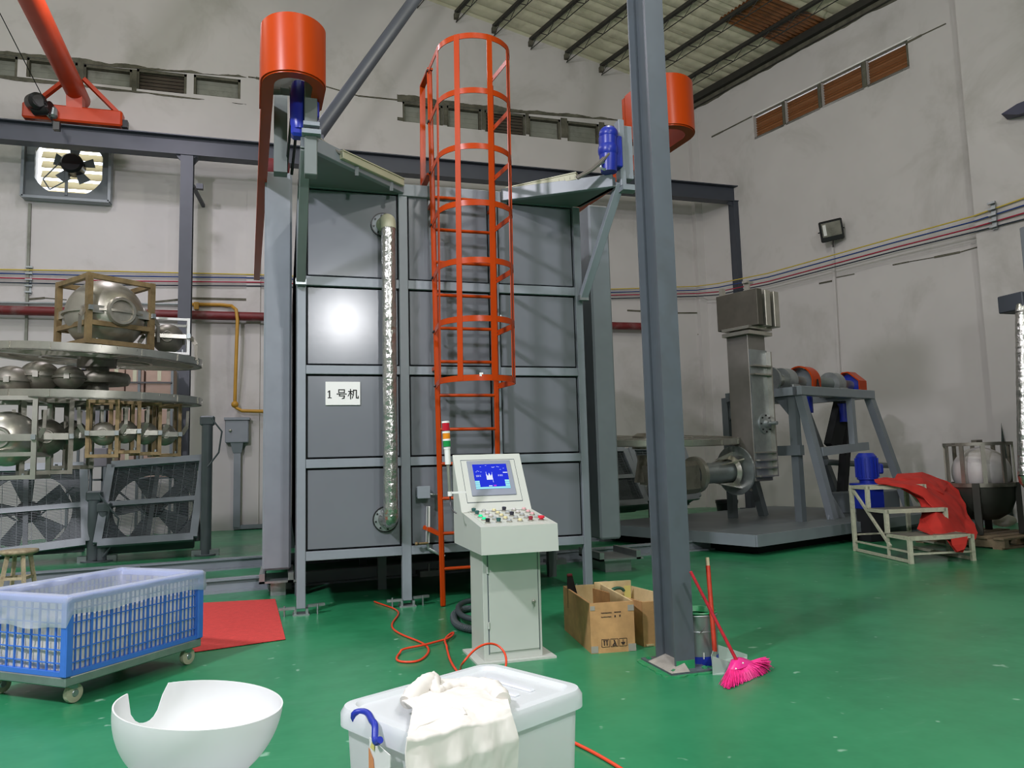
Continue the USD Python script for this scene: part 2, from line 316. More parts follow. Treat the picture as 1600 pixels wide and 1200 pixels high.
for pts in ([(388, 120), (400, 121), (412, 124), (440, 128)], [(460, 128), (500, 132), (560, 150), (625, 157)], [(385, 468), (300, 466), (240, 471)], [(40, 467), (70, 466), (104, 469)], [(980, 486), (1060, 489), (1090, 489), (1112, 486)], [(1090, 523), (1104, 523)]):
    P = [at(x, y+rng.uniform(-1, 1), YB-.004) for x, y in pts]
    for p, q in zip(P, P[1:]): g.bar(p, q, .02, rng.uniform(.012, .05), V(0, 1, 0))
part(wb, 'plaster_crack', g, 'mortar', kind='stuff')
cx = bwxz(1100, 400)[0]
part(wb, 'conduit', G().bar(at(47, 318, YB-.03), at(40, 560, YB-.03), .045, .05, V(1, 0, 0)), 'pane')
part(wb, 'pilaster', G().bx((cx-.28, YB-.16, 0), (X1+.1, YB+.01, roofz(X1, YB)-.3)), 'wall')
part(wb, 'pilaster', G().bx((bwxz(384, 560)[0], YB-.035, 0), (bwxz(406, 560)[0], YB+.01, bwxz(390, 250)[1])), 'wall')
for i, (a, b, c, d) in enumerate(WH):
    wn = struct(f'window_{i+1}')
    g = G(); g.bx((a-.03, YB+.14, b-.03), (c+.03, YB+.2, d+.03))
    if i == 4 or i == 8:
        s = G()
        for z in np.arange(b+.03, d, .075): s.box(((a+c)/2, YB+.12, z), (c-a, .05, .05), np.array([[1, 0, 0], [0, .8, -.6], [0, .6, .8]]))
        part(wn, 'backing', g, 'dark'); part(wn, 'louvre', s, 'pane_dark', label='dark brown horizontal louvres')
    else:
        for z in np.arange(b+.08, d, .11): g.bx((a, YB+.135, z), (c, YB+.15, z+.03))
        part(wn, 'board', g, 'pane')
    f = G(); f.bx((a, YB+.02, d-.05), (c, YB+.14, d)); f.bx((a, YB+.02, b), (a+.04, YB+.14, d)); f.bx((c-.05, YB+.02, b), (c, YB+.14, d)); part(wn, 'reveal', f, 'mortar')

# right wall, its brown lit high windows and its pilaster
def rws(px, py): p = on(px, py, PW, NW); return (p-PW)@DW, p[2]
s0, _ = rws(1178, 200); s1, _ = rws(1420, 90); zt2 = 8.98; zb2 = 8.46
hl = roofz(*rw(0, 0)[:2])
RWH = []
edges = np.interp([0, .222, .235, .47, .485, .745, .765, 1], [0, 1], [s0, s1])
for k in range(4): RWH.append((edges[2*k], edges[2*k+1]))
w2 = Polygon([(-30, 0), (.1, 0), (.1, hl+.2), (-30, hl+.2)])
for a, b in RWH: w2 = w2.difference(sbox(b, zb2, a, zt2))
wr = struct('wall_right')
part(wr, 'plaster', G().plate(w2, .24, PW, DW, V(0, 0, 1)), 'wall')      # extrudes along DW x z = outward
sp0, _ = rws(1518, 150); sp1, _ = rws(1537, 315)
part(wr, 'pilaster', G().plate(sbox(sp1-5.2, 0, sp1+.05, hl), .26, rw(0, 0, .26), DW, V(0, 0, 1)), 'wall')
g = G()
for pts in ([(1280, 443), (1300, 439)], [(1305, 434), (1335, 428)], [(1395, 414), (1420, 409), (1460, 402)], [(1460, 402), (1500, 394), (1545, 381)], [(1478, 37), (1440, 55), (1415, 68)], [(1175, 182), (1130, 205), (1112, 214)]):
    P = [on(x, y, PW-NW*.004, NW) for x, y in pts]
    for p, q in zip(P, P[1:]): g.bar(p, q, .02, rng.uniform(.012, .04), NW)
part(wr, 'plaster_crack', g, 'mortar', kind='stuff')
xs_ = np.linspace(-26, 0, 300); e_ = hl-.16-.14*meshkit.fbm(np.c_[xs_*1.7, xs_*0, xs_*0], 5, 77); part(wr, 'mortar_band', G().plate(Polygon(list(zip(xs_, e_))+[(0, hl+.1), (-26, hl+.1)]).buffer(0), .012, rw(0, 0, .012), DW, V(0, 0, 1)), 'mortar')
part(wr, 'conduit', G().bar(on(1301, 378, PW-NW*.03, NW), on(1312, 585, PW-NW*.03, NW), .05, .05, DW), 'wall')
part(wr, 'baseboard_band', G().plate(sbox(-30, 0, 0, 1.06), .012, rw(0, 0, .012), DW, V(0, 0, 1)), 'wall')
m['brownpane'] = usdkit.material(stage, '/World/Looks/brown_pane', {'d': ('principled_bsdf', dict(base_color=lin('7c6048'), roughness=.3)), 't': ('translucent_bsdf', dict(color=lin('b98a5c'))), 'x': ('mix_closure', dict(fac=.35))}, [('d.BSDF', 'x.closure1'), ('t.BSDF', 'x.closure2')], surface='x.closure')
for k, (a, b) in enumerate(RWH):
    wn = struct(f'window_{13+k}')
    n = 28; ss = np.linspace(b, a, 3); g = G(); rr = np.random.default_rng(40+k)
    zz = np.linspace(zb2+.02, zt2-.012, n); dep_ = .10+.02*np.sin(np.arange(n)*1.9)
    P = np.array([[rw(s, z, -d) for s in ss] for z, d in zip(zz, dep_)]); g.grid(P, .006)
    part(wn, 'corrugated_pane', g, 'brownpane')
    f = G(); f.bar(rw(a, zb2-.02, -.06), rw(b, zb2-.02, -.06), .12, .05, NW); f.bar(rw(b+.03, zb2, -.1), rw(b+.03, zt2, -.1), .1, .07, NW); part(wn, 'reveal', f, 'mortar')
    e = edges[2*k+2] if k < 3 else None
    if e is not None: part(wn, 'mortar_pier', G().bar(rw(a if False else b, (zb2+zt2)/2, .006), rw(e, (zb2+zt2)/2, .006), .02, zt2-zb2+.04, NW), 'mortar')
    h = G(); h.bar(rw(a-.02, zt2+.01, .012), rw(b-.1, zt2+.01, .012), .025, .03, NW); part(wn, 'lintel_edge', h, 'white', label='pale lintel edge')
# the two walls out of view close the hall and bounce light back
g = G(); g.bx((X0-.24, Y0, 0), (X0, YB+.2, roofz(X0, YB)+4)); solo('wall_left', None, None, g, 'wall', kind='structure')
pe = PW+DW*(-(YB-Y0)/DW[1]); g = G(); g.bx((X0-.2, Y0-.24, 0), (pe[0]+.3, Y0, roofz(X0, Y0)+3)); solo('wall_front', None, None, g, 'wall', kind='structure')

# roof: sheets between lapped ribs, lattice purlins, one brown skylight sheet
ce = struct('ceiling')
ex = V(1, 0, ROOF_S); W0 = V(2.88, YB, 11.68)
def rp(a, t, dz=0.): return W0+ex*a+DW*t+V(0, 0, dz)     # a along the slope, t along the purlins (negative towards camera)
a_l, a_r = -11.8, (PW[0]-2.88)+.25
sky_t = [((on(x, y, W0, np.cross(ex, DW))-W0)) for x, y in ((1150, 28), (1188, 0), (1297, 45), (1257, 78))]
tt = [p[1]/DW[1] for p in sky_t]; tsk = (-3.95, -2.95); ask = (5.5, 7.3)
T = [.3, -.98, -1.97, -2.98, -3.75]+list(np.arange(-4.75, -29.5, -1.0))
nn_ = unit(np.cross(ex, DW)); nn_ = nn_ if nn_[2] > 0 else -nn_
def sheet(a0, a1, t0, t1):
    g = G(); ts = np.linspace(t0, t1, 15); h = np.where(np.arange(15) % 4 == 2, .035, 0.)
    P = np.array([[rp(a, t, .16+hh-.012*(t-t0)/(t1-t0)) for a in (a0, a1)] for t, hh in zip(ts, h)]); return g.grid(P, .02)
for t1, t0 in zip(T, T[1:]):
    if abs(t0+3.75) < .01:
        part(ce, 'roof_sheet', sheet(a_l, ask[0]-.03, t0-.03, t1), 'roof'); 
        g = G(); ts = np.linspace(t0-.16, t1+.14, 51); P = np.array([[rp(a, t, .115+.022*math.sin(k*1.35)) for a in np.linspace(ask[0]-.2, a_r, 5)] for k, t in enumerate(ts)]); g.grid(P, .008)
        part(ce, 'skylight_sheet', g, 'brown', label='brown tinted corrugated skylight sheet')
    else: part(ce, 'roof_sheet', sheet(a_l, a_r, t0-.03, t1), 'roof')
pa = [(yp_[0]-2.88) for yp_ in [at(711, 30, YB), at(768, 46, YB), at(827, 62, YB), at(885, 79, YB), at(937, 103, YB)]]; stp = (pa[4]-pa[0])/4
As = [pa[0]+stp*k for k in range(-9, 9)]
for a in As:
    if a > a_r-.1: continue
    g = G(); t0, t1 = -.05, -(26 if a > -2 else 12.); top, bot = .075, -.16
    g.bar(rp(a, t0, top), rp(a, t1, top), .075, .075)
    g.tube(rp(a, t0, bot), rp(a, t1, bot), .011, 5)
    n = int(abs(t1-t0)/.34); ts = np.linspace(t0, t1, n)
    for k in range(n-1): g.path([rp(a, ts[k], top if k % 2 else bot), rp(a, ts[k+1], bot if k % 2 else top)], .009, 4, caps=False)
    part(ce, 'purlin', g, 'purlin')
g = G(); g.bar(rp(a_r-.33, -.1, .0), rp(a_r-.33, -26, .0), .1, .16).tube(rp(a_r-.30, -.1, -.2), rp(a_r-.30, -26, -.2), .012, 5); part(ce, 'purlin', g, 'purlin')
for a in As[9:]:
    if a < a_r-.1: part(ce, 'purlin_seat', G().box(rp(a, -.06, -.02), (.1, .1, .12)), 'mortar')
# ================================================================== PIPES AND FITTINGS ON THE WALLS
cols = [('yellow', 'c7b04a', 0, 0, 421, 428.5, 452, 430), ('blue', '27407f', 1, 0, 427.5, 433.5, 457.5, 436), ('red', 'a3243f', 2, 0, 434.5, 441, 462, 443), ('black', '2b3340', 3, 0, 441, 447.5, 466.5, 447.5)]
for nm, hx, k, _, yl, ym, yr, yw in cols:
    m['line_'+nm] = M(nm+'_line', hx, .45)
    yc = YB-.05; zA = [at(-30, yl-.4, yc), at(170, yl+3.5, yc), at(405, ym, yc), at(949, yr, yc), at(1088, yr-4, yc-.1)]
    zA = [p+V(0, 0, .012*math.sin(i*2.1+k)) for i, p in enumerate(zA)]
    off = PW-NW*.30
    B = [on(1122, yw+13, off, NW), on(1200, yw-3, off, NW), on(1400, yw-3-(56-k*1.2), off, NW), on(1520, yw-92+k*2.5, off, NW)]
    zz = V(0, 0, 1); C_ = [on(1610, yw-124+k*5.5, off, NW)]
    g = G(); g.path(np.array(zA+B+C_), .0125, 6)
    solo('pipe_line', f'thin {nm} line of the bundle running along both white walls', 'pipe', g, 'line_'+nm)
for (P, lab) in ((rw(sp1-.28, 0, .3), 'clamp bracket holding the thin lines on the right wall pilaster'), (at(1112, 455, YB-.2), 'clamp bracket holding the thin lines in the far corner'), (at(47, 430, YB), 'clamp bracket holding the thin lines near the exhaust fan')):
    if 'pilaster' in lab: z0, z1, d = on(1557, 358, PW-NW*.3, NW)[2], on(1554, 314, PW-NW*.3, NW)[2], NW
    else: z0, z1, d = P[2]-.38, P[2]+.18, V(0, 1, 0)
    t = thing('pipe_clamp', lab, 'bracket', (P[0], P[1], z0)); g = G(); s = unit(np.cross(d, V(0, 0, 1)))
    g.bar(V(P[0], P[1], z0), V(P[0], P[1], z1), .07, .04, s); part(t, 'strip', g, 'galv')
    g = G()
    for q in np.linspace(z0+.04, z1-.04, 5): g.bar(V(P[0], P[1], q)-s*.06-d*.06, V(P[0], P[1], q)+s*.06-d*.06, .05, .03, d)
    part(t, 'clip', g, 'galv')
g = G(); g.tube(at(-60, 483, YB-.22), at(1040, 511, YB-.22), .088, 16)
solo('fire_pipe', 'thick dark red fire pipe running along the far wall behind the machines', 'pipe', g, 'redpipe')
g = G(); a = at(-40, 473, YB-.06); b = at(300, 475.5, YB-.06); g.tube(a, b, .025, 8)
g2 = G(); g2.path([b, at(345, 476, YB-.06), at(362, 478, YB-.08), at(369, 484, YB-.36), at(371, 500, YB-.36), at(369, 560, YB-.34), at(367, 626, YB-.2), at(369, 637, YB-.2), at(378, 642, YB-.2), at(425, 643, YB-.2)], .034, 10)
t = thing('gas_pipe', 'yellow gas pipe bending down the far wall above the grey switch box', 'pipe', a); part(t, 'grey_run', g, 'galv', label='dull grey pipe run'); part(t, 'yellow_run', g2, 'yellowpipe')
g = G(); g.box(at(307, 478, YB-.08), (.09, .09, .14)); g.ball(at(367, 632, YB-.2), .07, 2); part(t, 'fitting', g, 'yellowpipe')
a, b = at(353, 655, YB), at(389, 692, YB); t = thing('switch_box', 'small grey switch box on the far wall below the yellow pipe', 'electrical box', ((a[0]+b[0])/2, YB, b[2]))
part(t, 'case', G().bx((a[0], YB-.22, b[2]), (b[0], YB, a[2]), .015), 'frame'); part(t, 'lid_rim', G().bx((a[0]-.02, YB-.25, a[2]-.03), (b[0]+.02, YB, a[2]+.02)), 'frame')
part(t, 'lock', G().ball(V(a[0]+.1, YB-.23, (a[2]+b[2])/2), .03, 2), 'steel')
g = G(); c = at(371, 700, YB-.08); zf = .06; g.hull([(a[0]+.1, YB-.2, b[2]), (b[0]-.1, YB-.2, b[2]), (a[0]+.1, YB, b[2]), (b[0]-.1, YB, b[2]), (c[0]-.08, YB-.14, b[2]-.2), (c[0]+.08, YB-.14, b[2]-.2), (c[0]-.08, YB, b[2]-.2), (c[0]+.08, YB, b[2]-.2)])
g.bar((c[0], YB-.07, b[2]-.15), (c[0], YB-.07, zf), .13, .12, V(1, 0, 0)); g.bar((c[0]-.06, YB-.07, zf), (c[0]+.9, YB-.07, zf), .08, .08)
part(t, 'trunking', g, 'frame')
# floodlight on the right wall
c = on(1299, 360, PW-NW*.28, NW); t = thing('floodlight', 'square black LED floodlight fixed high on the right wall', 'lamp', c)
ax = unit(-NW*.62+DW*-.55+V(0, 0, -.28)); sx = unit(np.cross(V(-.12, .05, 1), ax)); sy = np.cross(ax, sx); R = np.stack([sx, sy, ax], 1)
g = G().box(c, (.44, .42, .09), R, .02)
for k in range(7): g.box(c-ax*.07+sx*(-.18+.06*k), (.012, .36, .06), R)
part(t, 'body', g, 'black'); part(t, 'glass', G().box(c+ax*.05+sy*.03, (.36, .28, .01), R), 'steel_d', label='glass front over a pale reflector')
part(t, 'led_chip', G().box(c+ax*.056-sx*.13+sy*.03, (.06, .22, .008), R), 'white'); g = G(); g.bar(c-sx*.24-ax*.02, c-sx*.1-ax*.3, .03, .02); g.bar(c+sx*.24-ax*.02, c+sx*.1-ax*.3, .03, .02); g.tube(c-sy*.22, c-sy*.42-ax*.25, .012, 6); part(t, 'yoke', g, 'black')
# exhaust fan
t = thing('exhaust_fan', 'square wall exhaust fan with daylight between its louvres', 'fan', ((FX0+FX1)/2, YB, FZ0)); fc = V((FX0+FX1)/2, YB-.1, (FZ0+FZ1)/2); hw, hh = (FX1-FX0)/2, (FZ1-FZ0)/2
fr = sbox(-hw-.12, -hh-.1, hw+.12, hh+.12).difference(shapely.affinity.scale(shapely.geometry.Point(0, 0).buffer(1, 32), hw*1.02, hh*1.04).intersection(sbox(-hw*.92, -hh*.9, hw*.95, hh*.92)))
part(t, 'frame', G().plate(fr, .06, fc+V(0, .02, 0), V(1, 0, 0), V(0, 0, 1)), 'frame_dk')
g = G(); bo = [(-hw-.12, -hh-.1), (hw+.12, -hh-.1), (hw+.12, hh+.12), (-hw-.12, hh+.12)]
for i in range(4): p, q = bo[i], bo[(i+1) % 4]; g.bar(fc+V(p[0], -.06, p[1]), fc+V(q[0], -.06, q[1]), .2, .05, V(0, 1, 0))
part(t, 'casing', g, 'frame')
m['louvre'] = usdkit.material(stage, '/World/Looks/louvre_sheet', {'d': ('principled_bsdf', dict(base_color=lin('cfc7b4'), roughness=.4)), 't': ('translucent_bsdf', dict(color=lin('efe6cc'))), 'x': ('mix_closure', dict(fac=.55))}, [('d.BSDF', 'x.closure1'), ('t.BSDF', 'x.closure2')], surface='x.closure')
for k in range(6):
    z = FZ0+(k+.5)*(FZ1-FZ0)/6; part(t, 'louvre', G().box(V(fc[0]+.05, YB+.12, z), (2*hw-.1, .008, (FZ1-FZ0)/6*.98), np.array([[1, 0, 0], [0, .86, .5], [0, -.5, .86]])), 'louvre')
g = G().lathe([(0, 0), (.16, 0), (.2, .05), (.2, .3), (0, .32)], fc+V(.06, -.12, .06), (0, 1, 0)); part(t, 'motor', g, 'black')
g = G()
for k in range(5): an = k*2*math.pi/5+.3; d = V(math.cos(an), 0, math.sin(an)); s = V(-d[2], 0, d[0]); c = fc+V(.06, .08, .06); g = G(); g.hull([c+d*.15-s*.06, c+d*.15+s*.06+V(0, .06, 0), c+d*hh*.62-s*.12, c+d*hh*.62+s*.10+V(0, .08, 0), c+d*.15-s*.06+V(0, .01, 0), c+d*hh*.62-s*.12+V(0, .01, 0)]); part(t, 'blade', g, 'frame_dk')
g = G(); g.bar(fc+V(-.02, -.05, 0), fc+V(-.02, -.05, -hh), .05, .03, V(1, 0, 0)); g.tube(fc+V(-.15, -.06, .05), fc+V(-.42, -.06, -.3), .012, 5); g.tube(fc+V(-.42, -.06, -.3), fc+V(-.3, -.06, -.5), .012, 5); g.tube(fc+V(-.3, -.06, -.5), fc+V(.05, -.06, -.25), .012, 5); part(t, 'stay', g, 'frame_dk')
# rusty bracket stubs near the far corner
for pts, lab in ((((1146, 352), (1118, 346), (1093, 352)), 'rusty steel stub in the far wall under the runway beam end'), (((1142, 502), (1125, 508), (1108, 510)), 'rusty steel stub in the far wall beside the counterweight box')):
    P = [at(x, y, YB-.3+.1*i) for i, (x, y) in enumerate(pts)]; g = G(); g.bar(P[0], P[1], .1, .12); g.bar(P[1], P[2]+V(0, .1, 0), .1, .18); solo('steel_stub', lab, 'bracket', g, M('rust', '54402c', .9, var=.4, scale=9) if 'rust' not in m else m['rust'])
    m.setdefault('rust', UsdShade.Material.Get(stage, '/World/Looks/rust'))
c = on(1600, 185, rw(0, 0, .3), NW); g = G(); pa_, pb_ = on(1574, 187, rw(0, 0, .3), NW), c; g.hull([pa_, pa_+V(0, 0, .12), pb_+V(0, 0, .28), pb_-V(0, 0, -.05)]+[x-NW*.2 for x in (pa_+V(0, 0, .05), pb_+V(0, 0, .2), pb_+V(0, 0, .02))]+[rw(sp1-1.5, c[2]+.3, .3), rw(sp1-1.5, c[2]+.05, .3)])
solo('crane_corbel', 'dark blue steel corbel on the right wall pilaster at the picture edge', 'bracket', g, M('navy', '2c2d4a', .5))
# ================================================================== OVERHEAD CRANE
YC = 15.0
def hbeam(g, p, q, h, w, t=.02):
    d = unit(q-p); up = V(0, 0, 1) if abs(d[2]) < .9 else V(0, 1, 0); s = unit(np.cross(d, up)); u2 = np.cross(s, d)
    g.bar(p+u2*(h/2-t/2), q+u2*(h/2-t/2), w, t, s); g.bar(p-u2*(h/2-t/2), q-u2*(h/2-t/2), w, t, s); g.bar(p, q, t, h-2*t+.002, s)
z_b = at(0, 227, YC)[2]; z_b2 = at(410, 261, YC)[2]
beamL, beamR = at(-80, 222, YC), at(1166, 342, YC); zb_ = (z_b+z_b2)/2; beamL[2] = beamR[2] = 7.32
zb_ = beamL[2]; bh = .38
t = thing('runway_beam', 'dark slate crane runway beam on posts in front of the far wall', 'crane beam', (beamL[0], YC, 0))
g = G(); hbeam(g, beamL, beamR, bh, .26); part(t, 'beam', g, 'steel_blue')
for px, nm in ((290.5, 0), (1153, 1)):
    x = at(px, 400, YC)[0]; g = G(); hbeam(g, V(x, YC, .02), V(x, YC, zb_-bh/2), .22, .22); g.box((x, YC, .01), (.4, .4, .02)); g.hull([(x-.2, YC-.08, zb_-bh/2), (x+.2, YC-.08, zb_-bh/2), (x-.2, YC+.08, zb_-bh/2), (x+.2, YC+.08, zb_-bh/2), (x-.11, YC-.08, zb_-bh/2-.12), (x+.11, YC+.08, zb_-bh/2-.12)])
    if nm: g.bx((x-.105, YC-.105, .02), (x+.105, YC+.105, zb_-bh/2))
    part(t, 'post', g, 'steel_blue')
    if nm: part(t, 'wall_tie', G().bar((x+.1, YC, zb_+.1), (x+.35, YC+.9, zb_+.2), .1, .12).bar((x+.12, YC-.05, zb_-.1), (x+.12, YC-.05, zb_+.5), .16, .1, V(1, 0, 0)), 'rust')
    else: part(t, 'wall_tie', G().bar((x+.1, YC, zb_-.75), (x+.18, YB, zb_-.75), .06, .06).box((x+.22, YC+.02, zb_-.75), (.12, .1, .1)), 'steel_blue')
zc = zb_+bh/2
cl, cr_ = at(36, 205, YC), at(192, 219, YC); xm = at(118, 195, YC)[0]
t = thing('crane_carriage', 'orange crane end carriage with long orange girder on the runway beam', 'crane', (xm, YC, zc))
g = G(); g.box(((cl[0]+cr_[0])/2, YC, zc+.21), (cr_[0]-cl[0], .26, .3), None, .03); part(t, 'end_carriage', g, 'orange_d')
gd = unit(V(*ray(404, 724)[:2], 0)); p0 = V(xm, YC, zc+.66); p0 = p0-gd*0; g = G(); g.path([p0+gd*.3, p0-gd*16], .175, 20); part(t, 'girder', g, 'orange_d')
g = G(); g.bar(V(xm, YC, zc+.3), V(xm, YC-.05, zc+.56), .26, .24, V(1, 0, 0)); part(t, 'saddle', g, 'orange_d')
g = G(); g.bar((cl[0]+.15, YC, zc+.36), (xm-.15, YC-.2, zc+.78), .07, .07); part(t, 'brace', g, 'orange_d'); g = G(); g.bar((cr_[0]-.1, YC, zc+.36), (xm+.15, YC-.2, zc+.86), .07, .07); part(t, 'brace', g, 'orange_d')
g = G().lathe([(0, 0), (.13, 0), (.15, .05), (.15, .28), (.1, .34), (0, .34)], (cl[0]+.18, YC-.16, zc+.32), (.5, -.8, -.2)); g.lathe([(0, 0), (.12, 0), (.12, .3), (0, .32)], (cl[0]+.22, YC-.2, zc+.2), (.95, -.3, 0)); part(t, 'motor', g, 'black')
part(t, 'gear_case', G().box((cl[0]+.5, YC-.2, zc+.16), (.18, .16, .2), None, .04), 'galv'); part(t, 'buffer', G().box((cr_[0]+.03, YC, zc+.14), (.1, .14, .14)), 'black')
g = G(); e = at(70, 160, YC-.6)
for k in range(6): g.lathe([(.028, -.012), (.04, 0), (.028, .012), (.018, 0), (.028, -.012)], e+V(.028*k, 0, -.07*k), (1, k % 2, 0), 8)
g.tube(e+V(0, 0, .02), e+V(-.55, -1.2, 1.3), .008, 5); g.box(e+V(.2, 0, -.42), (.1, .1, .14)); part(t, 'hook_chain', g, 'black')
# dark pipe brace leaning from the oven roof up to the hall roof
pa_, pb_ = at(487, 222, 8.0), at(652, -6, 9.2); d = unit(pb_-pa_); t = thing('roof_brace', 'dark grey pipe brace slanting from the oven top to the roof', 'brace', (pa_[0], pa_[1], 3.7))
L_ = (roofz(*pb_[:2])-pa_[2])/d[2]; g = G(); g.tube(pa_, pa_+d*min(L_*1.0, 11), .078, 16); part(t, 'pipe', g, 'steel_blue')
part(t, 'base_post', G().bx((pa_[0]-.1, 7.9, 3.66), (pa_[0]+.12, 8.12, pa_[2]+.05)), 'steel_blue')
# ================================================================== ROTOMOULDING OVEN
YF = 6.56
t = OV = thing('moulding_oven', 'large grey panelled oven cabin numbered with a white sign', 'oven', (1.4, YF, 0))
px_ = [(.10, .172), (.968, 1.048), (1.805, 1.885), (2.64, 2.712)]; zr = [(.43, .505), (1.19, 1.265), (1.985, 2.06), (2.752, 2.832), (3.62, 3.70)]
for k, (a, b) in enumerate(px_):
    z1 = 3.62 if k in (0, 3) else 3.62
    g = G(); z0 = 0.05 if k != 2 else .43; g.bx((a, YF, z0), (b, YF+.07, z1), .004); part(t, 'post', g, 'frame')
    if k != 2:
        c = (a+b)/2; f = G(); f.bx((a-.03, YF-.03, 0), (b+.03, YF+.1, .012)); f.bx((a-.02, YF-.02, .012), (a, YF+.09, .05)); f.bx((b, YF-.02, .012), (b+.02, YF+.09, .05)); f.box((c-.11, YF+.0, .06), (.13, .035, .02)); f.box((c+.12, YF+.02, .07), (.14, .035, .02), RZ(.25))
        for s in (-.13, .13): f.tube((c+s, YF-.01, 0), (c+s, YF-.01, .085), .007, 6)
        part(t, 'foot', f, 'galv')
for a, b in ((.172, .968), (1.048, 1.805), (1.885, 2.64)):
    for k, (z0, z1) in enumerate(zr): part(t, 'rail', G().bx((a, YF+.005, z0), (b, YF+.065, z1), .003), 'frame')
    for k in range(4): 
        g = G(); g.bx((a+.014, YF+.026, zr[k][1]+.014), (b-.014, YF+.05, zr[k+1][0]-.014), .004); part(t, 'panel', g, 'oven')
g = G(); g.bx((px_[1][0], YF-.01, 3.60), (px_[2][1]+.1, YF+.08, 3.71), .004); part(t, 'top_channel', g, 'frame')
g = G(); g.bx((.11, YF+.052, .44), (2.70, 12.1, 3.66)); part(t, 'inner_body', g, 'dark')
g = G(); g.bx((.104, YF+.07, .44), (.16, 12.1, 3.69)); g.bx((2.66, YF+.07, .44), (2.708, 12.1, 3.69)); g.bx((.104, YF+.06, 3.655), (2.708, 12.1, 3.70)); part(t, 'cladding', g, 'frame_dk')
for x, y in ((.14, 7.6), (.92, 7.6), (.92, 9.5), (2.68, 7.6), (2.5, 8.6), (.14, 12), (2.68, 12)): part(t, 'leg', G().bx((x-.04, y-.04, 0), (x+.04, y+.04, .46)), 'frame_dk')
# bracket plates at the top corners, struts and hoist masts
tL, tR = V(.155, 5.74, 3.62), V(2.80, 5.97, 3.62)
for tip, c0, c1, sgn in ((tL, V(.13, YF, 3.62), V(1.0, YF, 3.62), 1), (tR, V(2.70, YF, 3.62), V(1.93, YF, 3.62), -1)):
    part(t, 'bracket_plate', G().poly3([c0, c1, tip+V(.03*sgn, 0, 0), tip-V(.05*sgn, 0, 0)], .012, V(0, 0, 1)), 'green_grey')
    part(t, 'bracket_beam', G().bar(c1+V(0, -.02, .05), tip+V(0, 0, .05), .05, .115, V(0, 1, 0), .004), 'frame'); part(t, 'bracket_beam', G().bar(c0+V(0, 0, .05), tip+V(-.02*sgn, .03, .05), .05, .1, V(1, 0, 0), .004), 'frame_dk')
pl = at(470, 441, YF-.03); part(t, 'strut', G().bar(pl, tL+V(-.01, .02, .0), .075, .06, V(1, 0, 0), .004), 'green_grey')
pr_ = at(911, 466, YF-.03); part(t, 'strut', G().bar(pr_, V(2.87, 5.98, 3.66), .075, .06, V(1, 0, 0), .004), 'frame')
part(t, 'strut_foot', G().box(pl+V(0, -.01, 0), (.09, .05, .05)), 'galv'); part(t, 'strut_foot', G().box(pr_+V(0, -.01, 0), (.09, .05, .05)), 'galv')
mb, mt = at(484, 236, 5.74), at(490, 118, 5.74); part(t, 'hoist_mast', G().bx((mb[0]-.04, 5.70, 3.40), (mb[0]+.055, 5.80, mt[2]), .006), 'green_grey')
g = G(); g.box((mb[0]+.01, 5.69, 3.72), (.14, .08, .035)); g.box((mb[0]+.01, 5.69, 3.78), (.12, .08, .03)); part(t, 'mast_clamp', g, 'frame')
ma, mb2 = at(972, 190, 5.97), at(972, 282, 5.97); part(t, 'hoist_mast', G().bx((ma[0]-.055, 5.93, 3.62), (ma[0]+.0, 6.03, ma[2]), .004).bx((ma[0]-.0, 5.96, 3.70), (ma[0]+.09, 6.06, ma[2]-.04), .004), 'frame')
part(t, 'mast_clamp', G().box((ma[0]+.02, 5.95, 3.6), (.14, .1, .05)), 'frame')
# guide columns above the side doors with sprocket heads and chains
dL0, dL1 = at(411.5, 600, 7.6)[0], at(455.5, 600, 7.6)[0]; dzt = at(432, 268, 7.6)[2]; dzb = at(432, 891, 7.6)[2]
g = G(); gx = (at(428, 190, 6.3)[0], at(449, 190, 6.3)[0]); g.bx((gx[0], 6.3, dzt-.5), (gx[1], 6.42, at(440, 105, 6.3)[2])); part(t, 'guide_column', g, 'green_grey')
g = G(); q = at(452, 200, 6.1)
for s in (0, .05): g.tube(at(455, 185, 6.1)+V(s, 0, 0), at(447, 272, 6.4)+V(s*.9, 0, 0), .012, 6)
part(t, 'chain', g, 'black')
part(t, 'sprocket_head', G().bx((at(428, 140, 6.0)[0], 6.0, at(428, 136, 6.0)[2]), (at(470, 140, 6.0)[0], 6.12, at(428, 110, 6.0)[2])).tube(at(424, 142, 5.97), at(438, 142, 5.97), .03).tube(at(452, 140, 5.97), at(466, 140, 5.97), .03), 'green_grey')
m['dark_red'] = M('dark_red_sling', '5c1218', .7, var=.2)
part(t, 'sling', G().ball(at(424, 262, 7.8), .10, 3, (1.2, .6, 1.0)).ball(at(447, 262, 7.8), .06, 3, (.6, .6, 1.6)), 'dark_red', label='dark red lifting sling on the door top')
